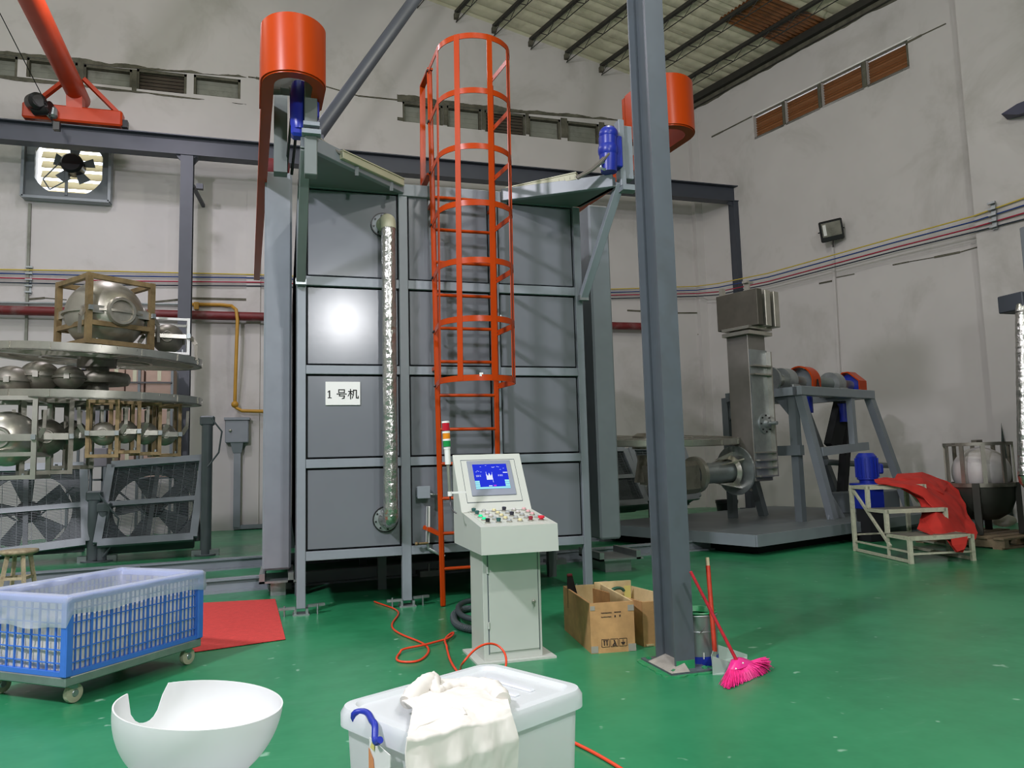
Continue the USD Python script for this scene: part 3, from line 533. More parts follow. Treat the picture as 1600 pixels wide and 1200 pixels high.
# side doors: thick insulated slabs hung at both ends
g = G(); g.bx((dL0, 7.6, dzb), (dL1, 11.2, dzt), .02); part(t, 'side_door', g, 'frame')
Rd0, Rd1 = at(931, 640, 7.6)[0], at(960.5, 640, 7.6)[0]; zt_ = at(930, 320, 7.6)[2]; zb3 = at(945, 843, 7.6)[2]
part(t, 'side_door', G().bx((Rd0, 7.6, zb3), (Rd1+.02, 11.2, zt_), .02), 'frame')
g = G(); x0, x1 = at(415, 700, 7.55)[0], at(461, 700, 7.55)[0]
for xa, xb, yy in ((x0-.05, x1+.02, 7.55), (Rd0-.06, Rd1+.22, 7.5)):
    z = .13; g = G(); g.bx((xa, yy, z), (xb, yy+.6, z+.02)); g.bx((xa, yy, z), (xa+.05, yy+.6, z+.09)); g.bx((xb-.08, yy, z), (xb-.03, yy+.6, z+.09)); g.bx((xa+.1, yy+.1, 0), (xb-.1, yy+.5, z)); part(t, 'door_trough', g, 'galv')
# orange hoist covers
def cover(tag_, xl, xr, yf, zt, zb, lenL, lenR, dirL, zbL=None):
    R = (xr-xl)/2; c = V((xl+xr)/2, yf+R, 0); dv = V(math.sin(dirL), math.cos(dirL), 0); sv = V(dv[1], -dv[0], 0); th = np.linspace(math.pi, 2*math.pi, 25)
    lL, lR = min(lenL, .45), min(lenR, .45)
    rim = [c-sv*R+dv*lL]+[c+sv*R*math.cos(a)+dv*R*math.sin(a) for a in th]+[c+sv*R+dv*lR]; rim = np.array(rim)
    inn = np.array([c-sv*(R-.085)+dv*lL]+[c+sv*(R-.085)*math.cos(a)+dv*(R-.085)*math.sin(a) for a in th]+[c+sv*(R-.085)+dv*lR])
    P = np.array([[p+V(0, 0, zb) for p in rim], [p+V(0, 0, zt) for p in rim]]); g = G(); g.grid(P, .012)
    for p0, p1 in ((rim, inn),):
        g.grid(np.array([[p+V(0, 0, zb-.012) for p in p0], [p+V(0, 0, zb-.012) for p in p1]]), .014); g.grid(np.array([[p+V(0, 0, zt) for p in p0], [p+V(0, 0, zt) for p in p1]]), .014)
    o = thing('hoist_cover', tag_, 'machine cover', (c[0], yf, zb)); part(o, 'shroud', g, 'orange', smooth=40)
    for sg, ln, l0 in ((-1, lenL, lL), (1, lenR, lR)):
        if ln > l0: part(o, 'guide_strip', G().hull([c+sv*sg*q_+dv*y_+V(0, 0, zb+h_) for q_ in (R, R-.085) for y_, hh in ((l0-.02, .2), (ln, .05)) for h_ in (0, hh)]), 'orange')
    s = G()
    for k in range(2): s.bar(c-sv*(R-.01)+dv*(.1+.25*k)+V(0, 0, zb), c-sv*(R-.01)+dv*(.1+.25*k)+V(0, 0, zt), .05, .02, dv)
    part(o, 'stiffener', s, 'orange')
xl, xr = at(409.5, 140, 6.0)[0], at(504, 140, 6.0)[0]; xl, xr = at(409.5, 140, 5.62)[0], at(506, 140, 5.62)[0]; cover('orange curved hoist cover above the left end of the oven', xl, xr, 5.34, at(455, 21, 5.34)[2], at(455, 110, 5.34)[2], 6.2, .35, math.radians(-2.6))
xr = at(1079, 210, 6.35)[0]; dd = ray(300, 690); cover('orange curved hoist cover above the right end, behind the steel column', xr-.52, xr, 6.1, at(1062, 121, 6.15)[2], at(1062, 198, 6.15)[2], .3, 3.2, math.atan2(dd[0], dd[1]))
# blue hoist motors
c = at(468, 168, 5.86); o = thing('hoist_motor', 'blue hoist motor under the left orange cover', 'motor', c); part(o, 'body', G().lathe([(0, -.2), (.055, -.2), (.07, -.15), (.075, .1), (.06, .2), (0, .2)], c, (0, .1, 1)).box(c+V(0, 0, -.17), (.13, .12, .16), None, .02), 'blue')
part(o, 'gearbox', G().box(at(494.5, 174, 5.78), (.04, .08, .13), None, .01).box(at(482, 182, 5.82), (.12, .05, .1)), 'blue')
c = at(950, 232, 5.92); o = thing('hoist_motor', 'blue hoist motor on the right mast beside the steel column', 'motor', c); g = G().ball(c+V(.01, 0, .13), .085, 3, (1, 1, .9)).ball(c+V(0, 0, -.02), .09, 3, (1, 1, 1.1)).lathe([(0, -.22), (.07, -.22), (.08, -.1), (.08, .1), (0, .15)], c, (0, 0, 1)); part(o, 'body', g, 'blue')
part(o, 'gearbox', G().bx(c+V(.02, -.03, -.17), c+V(.13, .08, .12), .01), 'blue'); part(o, 'eye_bolt', G().lathe([(.03, -.01), (.045, 0), (.03, .01), (.02, 0), (.03, -.01)], at(944, 259, 5.88), (.2, 1, 0), 12), 'galv')
# cable trays and their cables
m['cream'] = M('cream_tray', 'b3b198', .5); m['cable'] = M('grey_cable', '6a665f', .5)
for a, b, c0, c1, lab, pth in ((V(*at(531, 243, 5.95)), V(*at(627, 287, 6.5)), None, None, 'cream slotted cable tray sloping from the left mast to the oven top', [(488, 205), (494, 213), (508, 225), (532, 240)]), (V(*at(902, 277, 6.15)), V(*at(792, 301, 6.55)), None, None, 'cream slotted cable tray sloping from the right mast to the oven top', [(952, 240), (938, 255), (925, 266), (902, 279)])):
    o = thing('cable_tray', lab, 'cable tray', a); part(o, 'trunk', G().bar(a, b, .07, .06, V(0, 1, 0), .004), 'cream'); part(o, 'lid', G().bar(a+V(0, 0, .036), b+V(0, 0, .036), .078, .01, V(0, 1, 0)), 'cream')
    g = G(); d = unit(b-a)
    for k in range(4): g.box(a+d*(.03+.05*k)+V(0, -.037, 0), (.012, .006, .035))
    part(o, 'slot', g, 'black', kind='stuff'); 
    for k in range(2): part(o, 'support', G().bar(a+d*(.2+.45*k)+V(0, 0, -.03), a+d*(.2+.45*k)+V(0, 0, -.11), .03, .03), 'frame_dk')
    g = G()
    for k in range(2): g.path([at(x, y-3*k, 5.85+.03*i)+V(0, .02*k, 0) for i, (x, y) in enumerate(pth)], .013, 6)
    part(o, 'cable', g, 'cable')
# sign with the three characters, built from strokes
a, b = at(508.5, 596.5, YF+.02), at(563, 633, YF+.02); o = thing('number_sign', 'white number sign with black Chinese lettering on the oven panel', 'sign', (a[0], YF+.02, b[2])); W_, H_ = b[0]-a[0], a[2]-b[2]
part(o, 'plate', G().bx((a[0], YF+.014, b[2]), (b[0], YF+.026, a[2]), .002), 'white')
def strokes(g, segs, o_, s, w, y):
    for p in segs:
        (x0, z0), (x1, z1) = p[:2]; ww = p[2] if len(p) > 2 else w; P, Q = o_+V(x0*s, 0, z0*s), o_+V(x1*s, 0, z1*s); d = unit(Q-P); g.bar(P-d*ww*s*.4+V(0, y, 0), Q+d*ww*s*.4+V(0, y, 0), ww*s, .004, np.cross(d, V(0, 1, 0)))
g = G(); s = W_/53.; o1 = V(a[0], YF+.013, b[2])
one = [((6, 22), (6, 12), 1.9), ((3.6, 20.4), (5.6, 22), 1.2), ((3.6, 11.4), (8.6, 11.4), 1.)]
hao = [((20, 24), (28.6, 24), 1.4), ((20, 24), (20, 19.6), 1.4), ((28.6, 24), (28.6, 19.6), 1.4), ((20, 19.8), (28.6, 19.8), 1.2), ((17.2, 17.4), (31.6, 17.4), 1.4), ((21.6, 17.4), (20.8, 14.4), 1.4), ((20.8, 14.4), (28.6, 14.4), 1.4), ((28.6, 14.4), (28.0, 11), 1.6), ((28, 11), (25.4, 10.4), 1.4)]
ji = [((34.6, 21.4), (41, 21.4), 1.4), ((37.9, 24.6), (37.9, 9.8), 1.6), ((37.6, 20.6), (34.2, 14.2), 1.3), ((38.2, 19.4), (40.6, 16.6), 1.3), ((42.6, 23.4), (46.8, 23.4), 1.4), ((42.6, 23.4), (42.2, 16), 1.5), ((42.2, 16), (40.4, 11), 1.3), ((46.8, 23.4), (46.8, 12.4), 1.6), ((46.8, 11.4), (49.6, 11), 1.5), ((49.8, 11), (49.8, 14), 1.2)]

for ch, lb in ((one, 'black figure 1'), (hao, 'black character 号'), (ji, 'black character 机')): g = G(); strokes(g, ch, o1, s, 1.4, 0); part(o, 'character', g, 'black', label=lb)
# junction box, gauge
c = at(661, 769, YF-.04); o = thing('junction_box', 'small grey junction box on the oven front left of the ladder', 'electrical box', c); part(o, 'case', G().box(c, (.105, .08, .10), None, .008), 'frame'); part(o, 'lid', G().box(c+V(0, -.045, 0), (.11, .012, .105), None, .003), 'frame'); part(o, 'conduit', G().tube(c+V(.05, .02, -.02), c+V(.16, .02, -.03), .01, 8), 'galv')
a, b = at(669, 791, YF-.02), at(668, 848, YF-.02); o = thing('level_gauge', 'white upright tube gauge low on the oven front beside the ladder', 'gauge', b); part(o, 'scale', G().bar(a, b, .03, .02, V(1, 0, 0)), 'white'); part(o, 'tube', G().tube(a+V(-.008, -.02, 0), b+V(-.008, -.02, 0), .006, 8), 'galv'); part(o, 'valve', G().tube(b+V(0, -.02, 0), b+V(-.08, -.03, .0), .01, 8).ball(b+V(-.1, -.03, .0), .016, 2), 'brass'); part(o, 'drain_pipe', G().path([b, b+V(.01, 0, -.05), b+V(.08, -.02, -.09), b+V(.14, -.04, -.12)], .014, 8), 'galv')
# foil wrapped duct
o = thing('foil_duct', 'foil wrapped upright duct on the oven front', 'duct', at(609, 860, 6.40)); zt_, zb4 = at(609, 348, 6.38)[2], at(609, 806, 6.38)[2]; xc, xb_ = at(607, 350, 6.38)[0], at(611, 806, 6.38)[0]
n, k = 90, 22; zs = np.linspace(zb4, zt_-.05, n); th = np.arange(k+1)*2*np.pi/k; P = np.zeros((n, k+1, 3))
for i, z in enumerate(zs):
    q = np.stack([np.cos(th), np.sin(th), np.full(k+1, z*.6)], 1); r = .062*(1+.07*(meshkit.fbm(q*3.1+5, 3)-.5)+.05*(meshkit.noise(V(1, 1, 1)*z*14)-.5)); f_ = (z-zb4)/(zt_-zb4); P[i] = np.stack([xb_+(xc-xb_)*f_+r*np.cos(th), 6.38+r*np.sin(th), np.full(k+1, z)], 1)
part(o, 'foil_wrap', G().grid(P), 'foil', smooth=50)
for z, x, sg, mt_, nm in ((zt_, xc, 1, 'cream', 0), (zb4, xb_, -1, 'foil', 1)):
    g = G(); ths = np.linspace(0, math.pi/2, 8); g.path([V(x-.0, 6.38+.10*(1-math.cos(a)), z+sg*(-.06+.10*math.sin(a))) for a in ths]+[V(x-.02, YF+.02, z+sg*.04)], .066, 18); part(o, 'elbow', g, mt_)
    g = G().lathe([(0, 0), (.10, 0), (.10, .014), (0, .014)], V(x-.02, YF+.012, z+sg*.04), (0, 1, 0), 28); part(o, 'flange', g, 'galv' if nm else 'frame'); g = G().lathe([(.102, 0), (.11, 0), (.11, .02), (.102, .02)], V(x-.02, YF+.008, z+sg*.04), (0, 1, 0), 28); part(o, 'gasket', g, 'black')
    g = G()
    for q in range(8): a = q*math.pi/4+.2; g.tube(V(x-.02+.085*math.cos(a), YF+.0, z+sg*.04+.085*math.sin(a)), V(x-.02+.085*math.cos(a), YF+.03, z+sg*.04+.085*math.sin(a)), .008, 6)
    part(o, 'bolt', g, 'black', kind='stuff')
# caged ladder
YL = 6.43
o = thing('caged_ladder', 'orange fixed ladder with safety cage on the oven front', 'ladder', (1.54, YL, 0)); lx = lambda z: 1.288-.0095*z; rx = lambda z: 1.79+.006*z
part(o, 'rail', G().bar((lx(0), YL, 0), (lx(4.74), YL, 4.74), .046, .03, V(1, 0, 0), .01), 'orange'); part(o, 'rail', G().bar((rx(.02), YL, 0.0), (rx(4.68), YL, 4.68), .046, .03, V(1, 0, 0), .01), 'orange')
for k in range(12): z = .312+.2955*k; part(o, 'rung', G().tube((lx(z), YL, z), (rx(z), YL, z), .0145, 10), 'orange')
hz = [1.87+.477*k for k in range(7)]; R = .315; Xc = 1.545
def hoop(z):
    th = np.linspace(math.pi, 2*math.pi, 33); c = V(Xc+.008*(z-3), YL-.36, z); pts = [V(lx(z)-.01, YL, z)]+[c+V(R*math.cos(a), R*math.sin(a), 0) for a in th]+[V(rx(z)+.01, YL, z)]; P = np.array([[p-V(0, 0, .024) for p in pts], [p+V(0, 0, .024) for p in pts]]); return G().grid(P, .006)
for z in hz: part(o, 'hoop', hoop(z), 'orange', smooth=50)
for an in (math.pi*1.02, math.pi*1.285, math.pi*1.565, math.pi*1.80, math.pi*1.975):
    p = lambda z: V(Xc+.008*(z-3)+(R+.004)*math.cos(an), YL-.36+(R+.004)*math.sin(an), z); s = V(-math.sin(an), math.cos(an), 0); part(o, 'cage_strip', G().bar(p(hz[0]-.02), p(hz[-1]+.024), .048, .006, s), 'orange')
g = G()
for z in hz: 
    for x in (lx(z)-.02, rx(z)+.02): g.tube((x, YL-.03, z), (x, YL+.03, z), .01, 6)
part(o, 'bolt', g, 'black', kind='stuff')
pts = [at(672, 107, YL), at(660, 135, 6.75), at(661, 292, 6.75), at(671, 272, YL)]; g = G()
for p, q in zip(pts, pts[1:]): g.bar(p, q, .05, .02, V(1, 0, 0))
part(o, 'side_handrail', g, 'orange'); g = G(); g.box(at(752, 585, 5.755), (.03, .006, .03)); g.box(at(783, 496, 5.95), (.025, .006, .04), RZ(.9)); part(o, 'sticker', g, 'white', label='small white sticker')
g = G(); g.bar((lx(.6), YL, .6), (lx(.6)-.12, YF, .66), .04, .03); g.bar((lx(3.5), YL, 3.5), (lx(3.5), YF, 3.5), .04, .03); g.bar((rx(3.5), YL, 3.5), (rx(3.5), YF, 3.5), .04, .03); g.bar((lx(2.0), YL, 2.03), (lx(2.)-.0, YF, 2.03), .04, .03); part(o, 'standoff', g, 'orange')
# floor rails of the shuttle carts
for (x0, y0, x1, y1), lab in (((-7, 7.27, 12, 9.72), 'nearer long grey floor rail passing under the oven'), ((-7, 9.08, 12, 11.55), 'farther long grey floor rail passing under the oven')):
    p, q = V(x0, y0, 0), V(x1, y1, 0); t = thing('floor_rail', lab, 'rail', p); g = G(); g.bar(p+V(0, 0, .01), q+V(0, 0, .01), .16, .02); g.bar(p+V(0, 0, .07), q+V(0, 0, .07), .025, .1); g.bar(p+V(0, 0, .125), q+V(0, 0, .125), .1, .02); part(t, 'beam', g, 'frame')
    g = G(); d = unit(q-p); s = np.cross(d, V(0, 0, 1))
    for k in np.arange(.8, 18.6, 1.55): c = p+d*k; g.box(c+s*.1+V(0, 0, .03), (.22, .16, .06), RZ(math.atan2(d[1], d[0]))); g.tube(c+s*.14+V(0, 0, 0), c+s*.14+V(0, 0, .13), .014, 6)
    part(t, 'tie_plate', g, 'galv', kind='stuff')
def smoothpath(p, n=160):
    from scipy.interpolate import splprep, splev
    p = np.asarray(p, float); tck, _ = splprep(p.T, s=0, k=3); return np.array(splev(np.linspace(0, 1, n), tck)).T
# ================================================================== LEFT CARRIAGE: SPIDER RINGS AND MOULDS
def spider(tag_, c, R, h, tx, ty, rot, mat='steel', nbar=26):
    t = thing('spider_ring', tag_, 'turntable', c); ex, ey = unit(V(1, 0, tx)), unit(V(0, 1, ty)); ez = np.cross(ex, ey); c = V(*c)
    part(t, 'rim', G().ring(c-ez*h, R, .03, h, 96, ex, ey), mat, smooth=40); part(t, 'rim_flange', G().ring(c-ez*h, R, .09, .012, 96, ex, ey), mat, smooth=40)
    part(t, 'inner_ring', G().ring(c-ez*h, R*.52, .03, h, 64, ex, ey), mat, smooth=40)
    for k in range(4):
        a = rot+k*math.pi/2; d = math.cos(a)*ex+math.sin(a)*ey; s = np.cross(ez, d); part(t, 'spoke', G().bar(c+d*.1-ez*h*.5, c+d*(R-.02)-ez*h*.5, .1, h*.9, s), mat)
    g = G(); d0 = math.cos(rot+.4)*ex+math.sin(rot+.4)*ey; s0 = np.cross(ez, d0)
    for q in np.linspace(-R*.93, R*.93, nbar):
        hl = math.sqrt(R*R-q*q)-.01; g.bar(c+s0*q-d0*hl-ez*.02, c+s0*q+d0*hl-ez*.02, .024, .02, s0)
    part(t, 'grate', g, mat, kind='stuff'); part(t, 'hub', G().lathe([(0, -.16), (.2, -.16), (.2, .02), (.13, .06), (0, .06)], c, ez), 'steel_d')
    g = G()
    for k in range(16): a = rot+k*math.pi/8+.1; d = math.cos(a)*ex+math.sin(a)*ey; g.box(c+d*(R+.002)-ez*h/2, (.03, .012, h*.8), np.stack([np.cross(ez, d), d, ez], 1))
    part(t, 'rim_joint', g, mat, kind='stuff'); return t
UC, LC = (-2.03, 9.47, 2.543), (-2.03, 9.47, 2.065)
spider('upper of the two big steel spider rings carrying moulds at left', UC, 1.1, .085, -.051, .043, .5)
spider('lower of the two big steel spider rings at left, moulds hanging beneath', LC, 1.1, .085, -.026, .032, .9)
t = thing('spider_shaft', 'dull steel drive shaft and gear hub between the two left spider rings', 'shaft', (-2.03, 9.47, 2.1)); part(t, 'shaft', G().lathe([(0, 0), (.12, 0), (.12, .4), (0, .4)], (-2.03, 9.47, 2.07)), 'steel_d'); part(t, 'gear', G().lathe([(.12, .12), (.32, .12), (.34, .16), (.34, .2), (.32, .24), (.12, .24)], (-2.03, 9.47, 2.07), n=40), 'steel_d')
part(t, 'arm', G().path([(-2.1, 9.47, 2.24), (-3.2, 9.3, 2.24), (-5, 9.1, 2.24)], .12, 14), 'steel_d')
for (px, py, Y), lab in (((108, 590, 8.95), 'small dented steel sphere mould between the rings near their centre'), ((62, 588, 9.0), 'dull steel sphere mould wedged between the rings at left'), ((18, 596, 8.9), 'dark steel sphere mould between the rings at the picture edge')):
    c = at(px, py, Y); r = .15 if px > 100 else .19; t = thing('bare_mould', lab, 'mould', c-V(0, 0, r)); part(t, 'shell', G().ball(c, r, 3, (1, 1, .85)), 'steel_d'); part(t, 'flange', G().ring(c-V(0, 0, .012), r*1.12, r*.16, .024, 36), 'steel_d'); part(t, 'lug', G().box(c+V(.02, -r*1.05, 0), (.05, .06, .06)), 'steel')
def mould(tag_, c, w, h, rot, fm, sm, bar=.045, r=None, zc=None, lever=1, port=True):
    """spherical mould in an angle-iron frame: c = centre of the frame's foot"""
    c = V(*c); t = thing('framed_mould', tag_, 'mould', c); Rm = RZ(rot); P = lambda x, y, z: c+Rm@V(x, y, z)
    for sx in (-1, 1):
        for sy in (-1, 1): part(t, 'post', G().bar(P(sx*w/2, sy*w/2, 0), P(sx*w/2, sy*w/2, h), bar, bar, Rm@V(1, 0, 0)), fm)
    for z in [bar/2, h-bar/2]+([h*.3] if w > .5 else []):
        for sx, sy in ((-1, 0), (1, 0), (0, -1), (0, 1)):
            a, b = (P(sx*w/2, -w/2, z), P(sx*w/2, w/2, z)) if sx else (P(-w/2, sy*w/2, z), P(w/2, sy*w/2, z)); part(t, 'frame_rail', G().bar(a, b, bar*.9, bar*.9), fm)
    r = r or min(w, h)*.47; zc = zc or h/2; s = P(0, 0, zc); part(t, 'shell', G().ball(s, r, 4), sm, smooth=60); e1, e2 = Rm@V(1, 0, 0), V(0, 0, 1)
    part(t, 'parting_flange', G().ring(s-V(0, 0, .012), r*1.07, r*.1, .024, 48), sm, smooth=40)
    for sx, sy in ((0, -1), (-1, 0), (1, 0)):
        a, b = (P(-w/2, sy*w/2, zc), P(w/2, sy*w/2, zc)) if sy else (P(sx*w/2, -w/2, zc), P(sx*w/2, w/2, zc)); part(t, 'cross_bar', G().bar(a, b, .02, bar*1.5, Rm@(V(0, 1, 0) if sy else V(1, 0, 0))), 'steel')
    if port:
        for d in (Rm@V(1, -.05, 0), Rm@V(-.05, -1, 0)): part(t, 'port', G().lathe([(0, r*.93), (r*.36, r*.90), (r*.40, r*.98), (r*.36, r*1.06), (r*.3, r*1.06), (r*.28, r*1.0), (0, r*1.02)], s, d, 28), sm, smooth=40)
    for sx in ((-1, 1) if lever else ()):
        b0 = P(sx*(w/2+.03), -w/2+.02, zc); sg = -1 if lever > 0 else 1; part(t, 'lever', G().bar(b0, b0+Rm@V(sx*.05, -.02, .09*sg), .012, .045, Rm@V(0, 1, 0)).bar(b0+Rm@V(sx*.05, -.02, .09*sg), b0+Rm@V(sx*.055, -.02, .27*sg), .012, .032, Rm@V(0, 1, 0)), 'steel_d')
    g = G()
    for sx in (-1, 1): g.tube(P(sx*w*.36, -w/2, 0.0), P(sx*w*.36, -w/2, .06), .014, 6); g.bar(P(sx*w/2, -w/2-.02, zc), P(sx*w/2+.0, -w/2-.06, zc), .04, .05)
    part(t, 'bolt', g, 'galv', kind='stuff'); return t
uz = lambda x, y: 2.543-.051*(x+2.03)+.043*(y-9.47); lz = lambda x, y: 2.065-.026*(x+2.03)+.032*(y-9.47)-.085
c = at(163, 540, 8.95); mould('big dull sphere mould in a bronze-tinted frame on the upper ring', (c[0], c[1], uz(c[0], c[1])), .66, .73, math.radians(38), 'brass', 'alu', .055, .385)
c = at(262, 553, 9.35); mould('small mould in a bright white frame beside the big one', (c[0], c[1], uz(c[0], c[1])), .42, .42, math.radians(8), 'white', 'steel_d', .03, .17)
for (px, Y, w, h, rot, fm, sm, lab) in ((14, 8.75, .60, .82, .05, 'steel', 'steel', 'large bright steel mould hanging under the lower ring at the picture edge'), (72, 9.0, .42, .78, .35, 'steel_d', 'steel_d', 'dull mould hanging under the lower ring, first right of the bright one'), (112, 9.4, .38, .74, .3, 'steel_d', 'steel_d', 'dark mould hanging under the lower ring left of the four bronze frames'),
        (163, 8.85, .27, .60, .12, 'brass', 'alu', 'bronze-framed mould under the lower ring, leftmost of four'), (196, 9.05, .27, .56, .18, 'brass', 'alu', 'bronze-framed mould under the lower ring, second of four'), (228, 9.25, .27, .58, .22, 'brass', 'alu', 'bronze-framed mould under the lower ring, third of four'), (258, 9.5, .27, .60, .3, 'brass', 'alu', 'bronze-framed mould under the lower ring, rightmost of four')):
    c = at(px, 640, Y); z1 = lz(c[0], c[1]); mould(lab, (c[0], c[1], z1-h), w, h, rot, fm, sm, .036 if w < .3 else .045, w*.46 if w > .3 else .125, h*.42 if w < .3 else h*.5, -1)
# ------------------------------------------------------------------ tilted cooling fans on posts
def cooling_fan(tag_, TL, TR, BL, BR, Yt, Yb, posts, dark=False):
    a, b, c, d = at(*TL, Yt), at(*TR, Yt+.15), at(*BR, Yb+.15), at(*BL, Yb); n = unit(np.cross(b-a, d-a)); n = n if n[1] > 0 else -n; foot = (c+d)/2
    t = thing('cooling_fan', tag_, 'fan', (foot[0], foot[1], 0)); bil = lambda x, y: (a*(1-x)+b*x)*(1-y)+(d*(1-x)+c*x)*y
    ed = [(a, b), (b, c), (c, d), (d, a)]
    for p, q in ed: part(t, 'front_frame', G().bar(p, q, .07, .10, n), 'frame')
    part(t, 'mid_bar', G().bar(bil(0, .52), bil(1, .52), .05, .07, n), 'frame')
    g = G()
    for y in np.linspace(.06, .94, 46): g.bar(bil(.03, y), bil(.97, y), .004, .006, n)
    for x in np.linspace(.08, .92, 8): g.bar(bil(x, .04), bil(x, .96), .004, .006, n)
    part(t, 'wire_guard', g, 'frame_dk', kind='stuff'); D = .42
    g = G()
    for p, q in ed: g.grid(np.array([[p+n*.02, q+n*.02], [p+n*D, q+n*D]]), .012)
    part(t, 'casing', g, 'frame_dk'); ctr = bil(.5, .5); ex_, ey_ = unit(b-a), unit(a-d); W2, H2 = np.linalg.norm(b-a)/2, np.linalg.norm(a-d)/2; ey_ = unit(ey_-ex_*(ey_@ex_)); r = min(W2, H2)*.9
    back = sbox(-W2, -H2, W2, H2).difference(shapely.geometry.Point(0, 0).buffer(r, 32)); nn = np.cross(ex_, ey_); part(t, 'fan_ring', G().plate(back, .02*(1 if nn@n > 0 else 1), ctr+n*.3, ex_, ey_), 'frame_dk')
    for k in range(5):
        an = k*2*math.pi/5+.55; dd = math.cos(an)*ex_+math.sin(an)*ey_; s = np.cross(n, dd); o = ctr+n*.24; part(t, 'blade', G().hull([o+dd*.14-s*.05, o+dd*.14+s*.07+n*.05, o+dd*r*.94-s*.13, o+dd*r*.94+s*.16+n*.09, o+dd*.14-s*.05+n*.01, o+dd*r*.94-s*.13+n*.01]), 'frame_dk')
    part(t, 'hub', G().lathe([(0, 0), (.13, 0), (.15, .04), (.15, .12), (0, .12)], ctr+n*.18, n), 'black'); part(t, 'hub_stay', G().bar(bil(.5, .02)+n*.1, bil(.5, .98)+n*.1, .06, .02, ex_).bar(bil(.1, .3)+n*.12, bil(.42, .62)+n*.12, .03, .02).bar(bil(.9, .25)+n*.12, bil(.6, .6)+n*.12, .03, .02), 'frame_dk')
    for px, py0, py1 in posts:
        p = at(px, py1, Yb+.2); f = V(p[0], p[1], 0); top = at(px, py0, Yb+.2)[2]; part(t, 'stand_post', G().lathe([(.15, 0), (.15, .02), (.075, .02), (.075, top), (0, top)], f), 'frame_dk', smooth=40); g = G(); g.box(f+V(0, 0, .04), (.36, .1, .08)); part(t, 'stand_foot', g, 'galv'); part(t, 'pivot', G().box(V(f[0], f[1], top+.06), (.2, .12, .14), None, .02).path([V(f[0]+.05, f[1]-.05, top+.1), V(f[0]+.2, f[1]-.05, top-.1), V(f[0]+.16, f[1]-.05, top-.4), V(f[0]+.02, f[1]-.08, top-.6)], .014, 6), 'frame_dk')
cooling_fan('tilted cooling fan on posts behind the cart, nearest the picture edge', (-58, 733), (131, 728), (-66, 872), (134, 846), 11.75, 11.45, [(145, 782, 868), (-75, 780, 872)])
cooling_fan('tilted cooling fan on posts left of the oven door', (174, 727), (318, 716), (152, 849), (302, 839), 11.95, 11.45, [(321, 664, 872), (160, 800, 866)])
cooling_fan('tilted cooling fan seen between the right oven door and the steel column', (862, 706), (975, 702), (900, 793), (1010, 784), 12.0, 11.6, [(893, 740, 806), (1020, 740, 800)])
cooling_fan('tilted cooling fan half hidden behind the steel column', (985, 700), (1066, 700), (1010, 784), (1091, 776), 12.4, 12.0, [(1040, 740, 800)])
# ------------------------------------------------------------------ rack of cartons by the far wall
a, b = at(112, 720, 14.2), at(272, 580, 14.2); z0, z1 = .02, at(200, 585, 14.2)[2]+.1
t = thing('storage_rack', 'thin steel rack of cartons by the far wall behind the left rings', 'rack', ((a[0]+b[0])/2, 14.2, 0)); 
for x in np.linspace(a[0], b[0], 4):
    for y in (14.0, 14.6): part(t, 'upright', G().bar((x, y, 0), (x, y, z1), .04, .04), 'frame_dk')
lv = [at(200, 708, 14.2)[2]-.42, at(200, 652, 14.2)[2]-.22, at(200, 600, 14.2)[2]-.25]
for z in lv: part(t, 'shelf', G().bx((a[0]-.04, 13.98, z-.03), (b[0]+.04, 14.62, z)), 'frame_dk')
part(t, 'front_bar', G().bar((a[0], 13.97, at(200, 598, 14)[2]), (b[0], 13.97, at(200, 598, 14)[2]), .02, .03), 'black')
cs = [(113, 138, 2, .62, 'mattgrey', 'grey carton on the top shelf of the rack, leftmost'), (141, 168, 2, .58, 'mattgrey', 'grey carton on the top shelf of the rack, second from left'), (171, 196, 2, .50, 'carton', 'pinkish carton on the top shelf of the rack, middle'), (198, 226, 2, .48, 'carton', 'pinkish carton on the top shelf of the rack, second from right'), (229, 271, 2, .52, 'carton', 'broad pinkish carton on the top shelf of the rack, rightmost'),
      (114, 166, 1, .55, 'mattgrey', 'wide grey carton on the middle shelf of the rack'), (172, 190, 0, .5, 'carton', 'narrow pinkish carton on the low shelf of the rack, left'), (192, 214, 0, .46, 'carton', 'pinkish carton on the low shelf of the rack, middle'), (228, 272, 0, .40, 'carton', 'squat pinkish carton on the low shelf of the rack, right'), (172, 268, 1, .34, 'carton', 'long low pinkish carton on the middle shelf of the rack')]
for x0, x1, k, h, mt_, lab in cs:
    xa, xb = at(x0, 650, 14.2)[0], at(x1, 650, 14.2)[0]; t = thing('carton', lab, 'box', ((xa+xb)/2, 14.28, lv[k])); part(t, 'case', G().bx((xa, 14.03, lv[k]), (xb, 14.55, lv[k]+h), .01), mt_); part(t, 'flap_tape', G().bx(((xa+xb)/2-.03, 14.025, lv[k]+h*.55), ((xa+xb)/2+.03, 14.04, lv[k]+h+.002)), 'cream')
a, b = at(136, 701, 13.6), at(171, 729, 13.6); t = thing('dark_crate', 'dark open crate on a stand behind the two left cooling fans', 'box', ((a[0]+b[0])/2, 13.6, 0)); part(t, 'case', G().bx((a[0], 13.4, b[2]), (b[0], 13.8, a[2]), .01), 'mattgrey'); g = G()
for x in (a[0]+.03, b[0]-.03):
    for y in (13.43, 13.77): g.bar((x, y, 0), (x, y, b[2]), .04, .04)
part(t, 'stand', g, 'frame_dk')
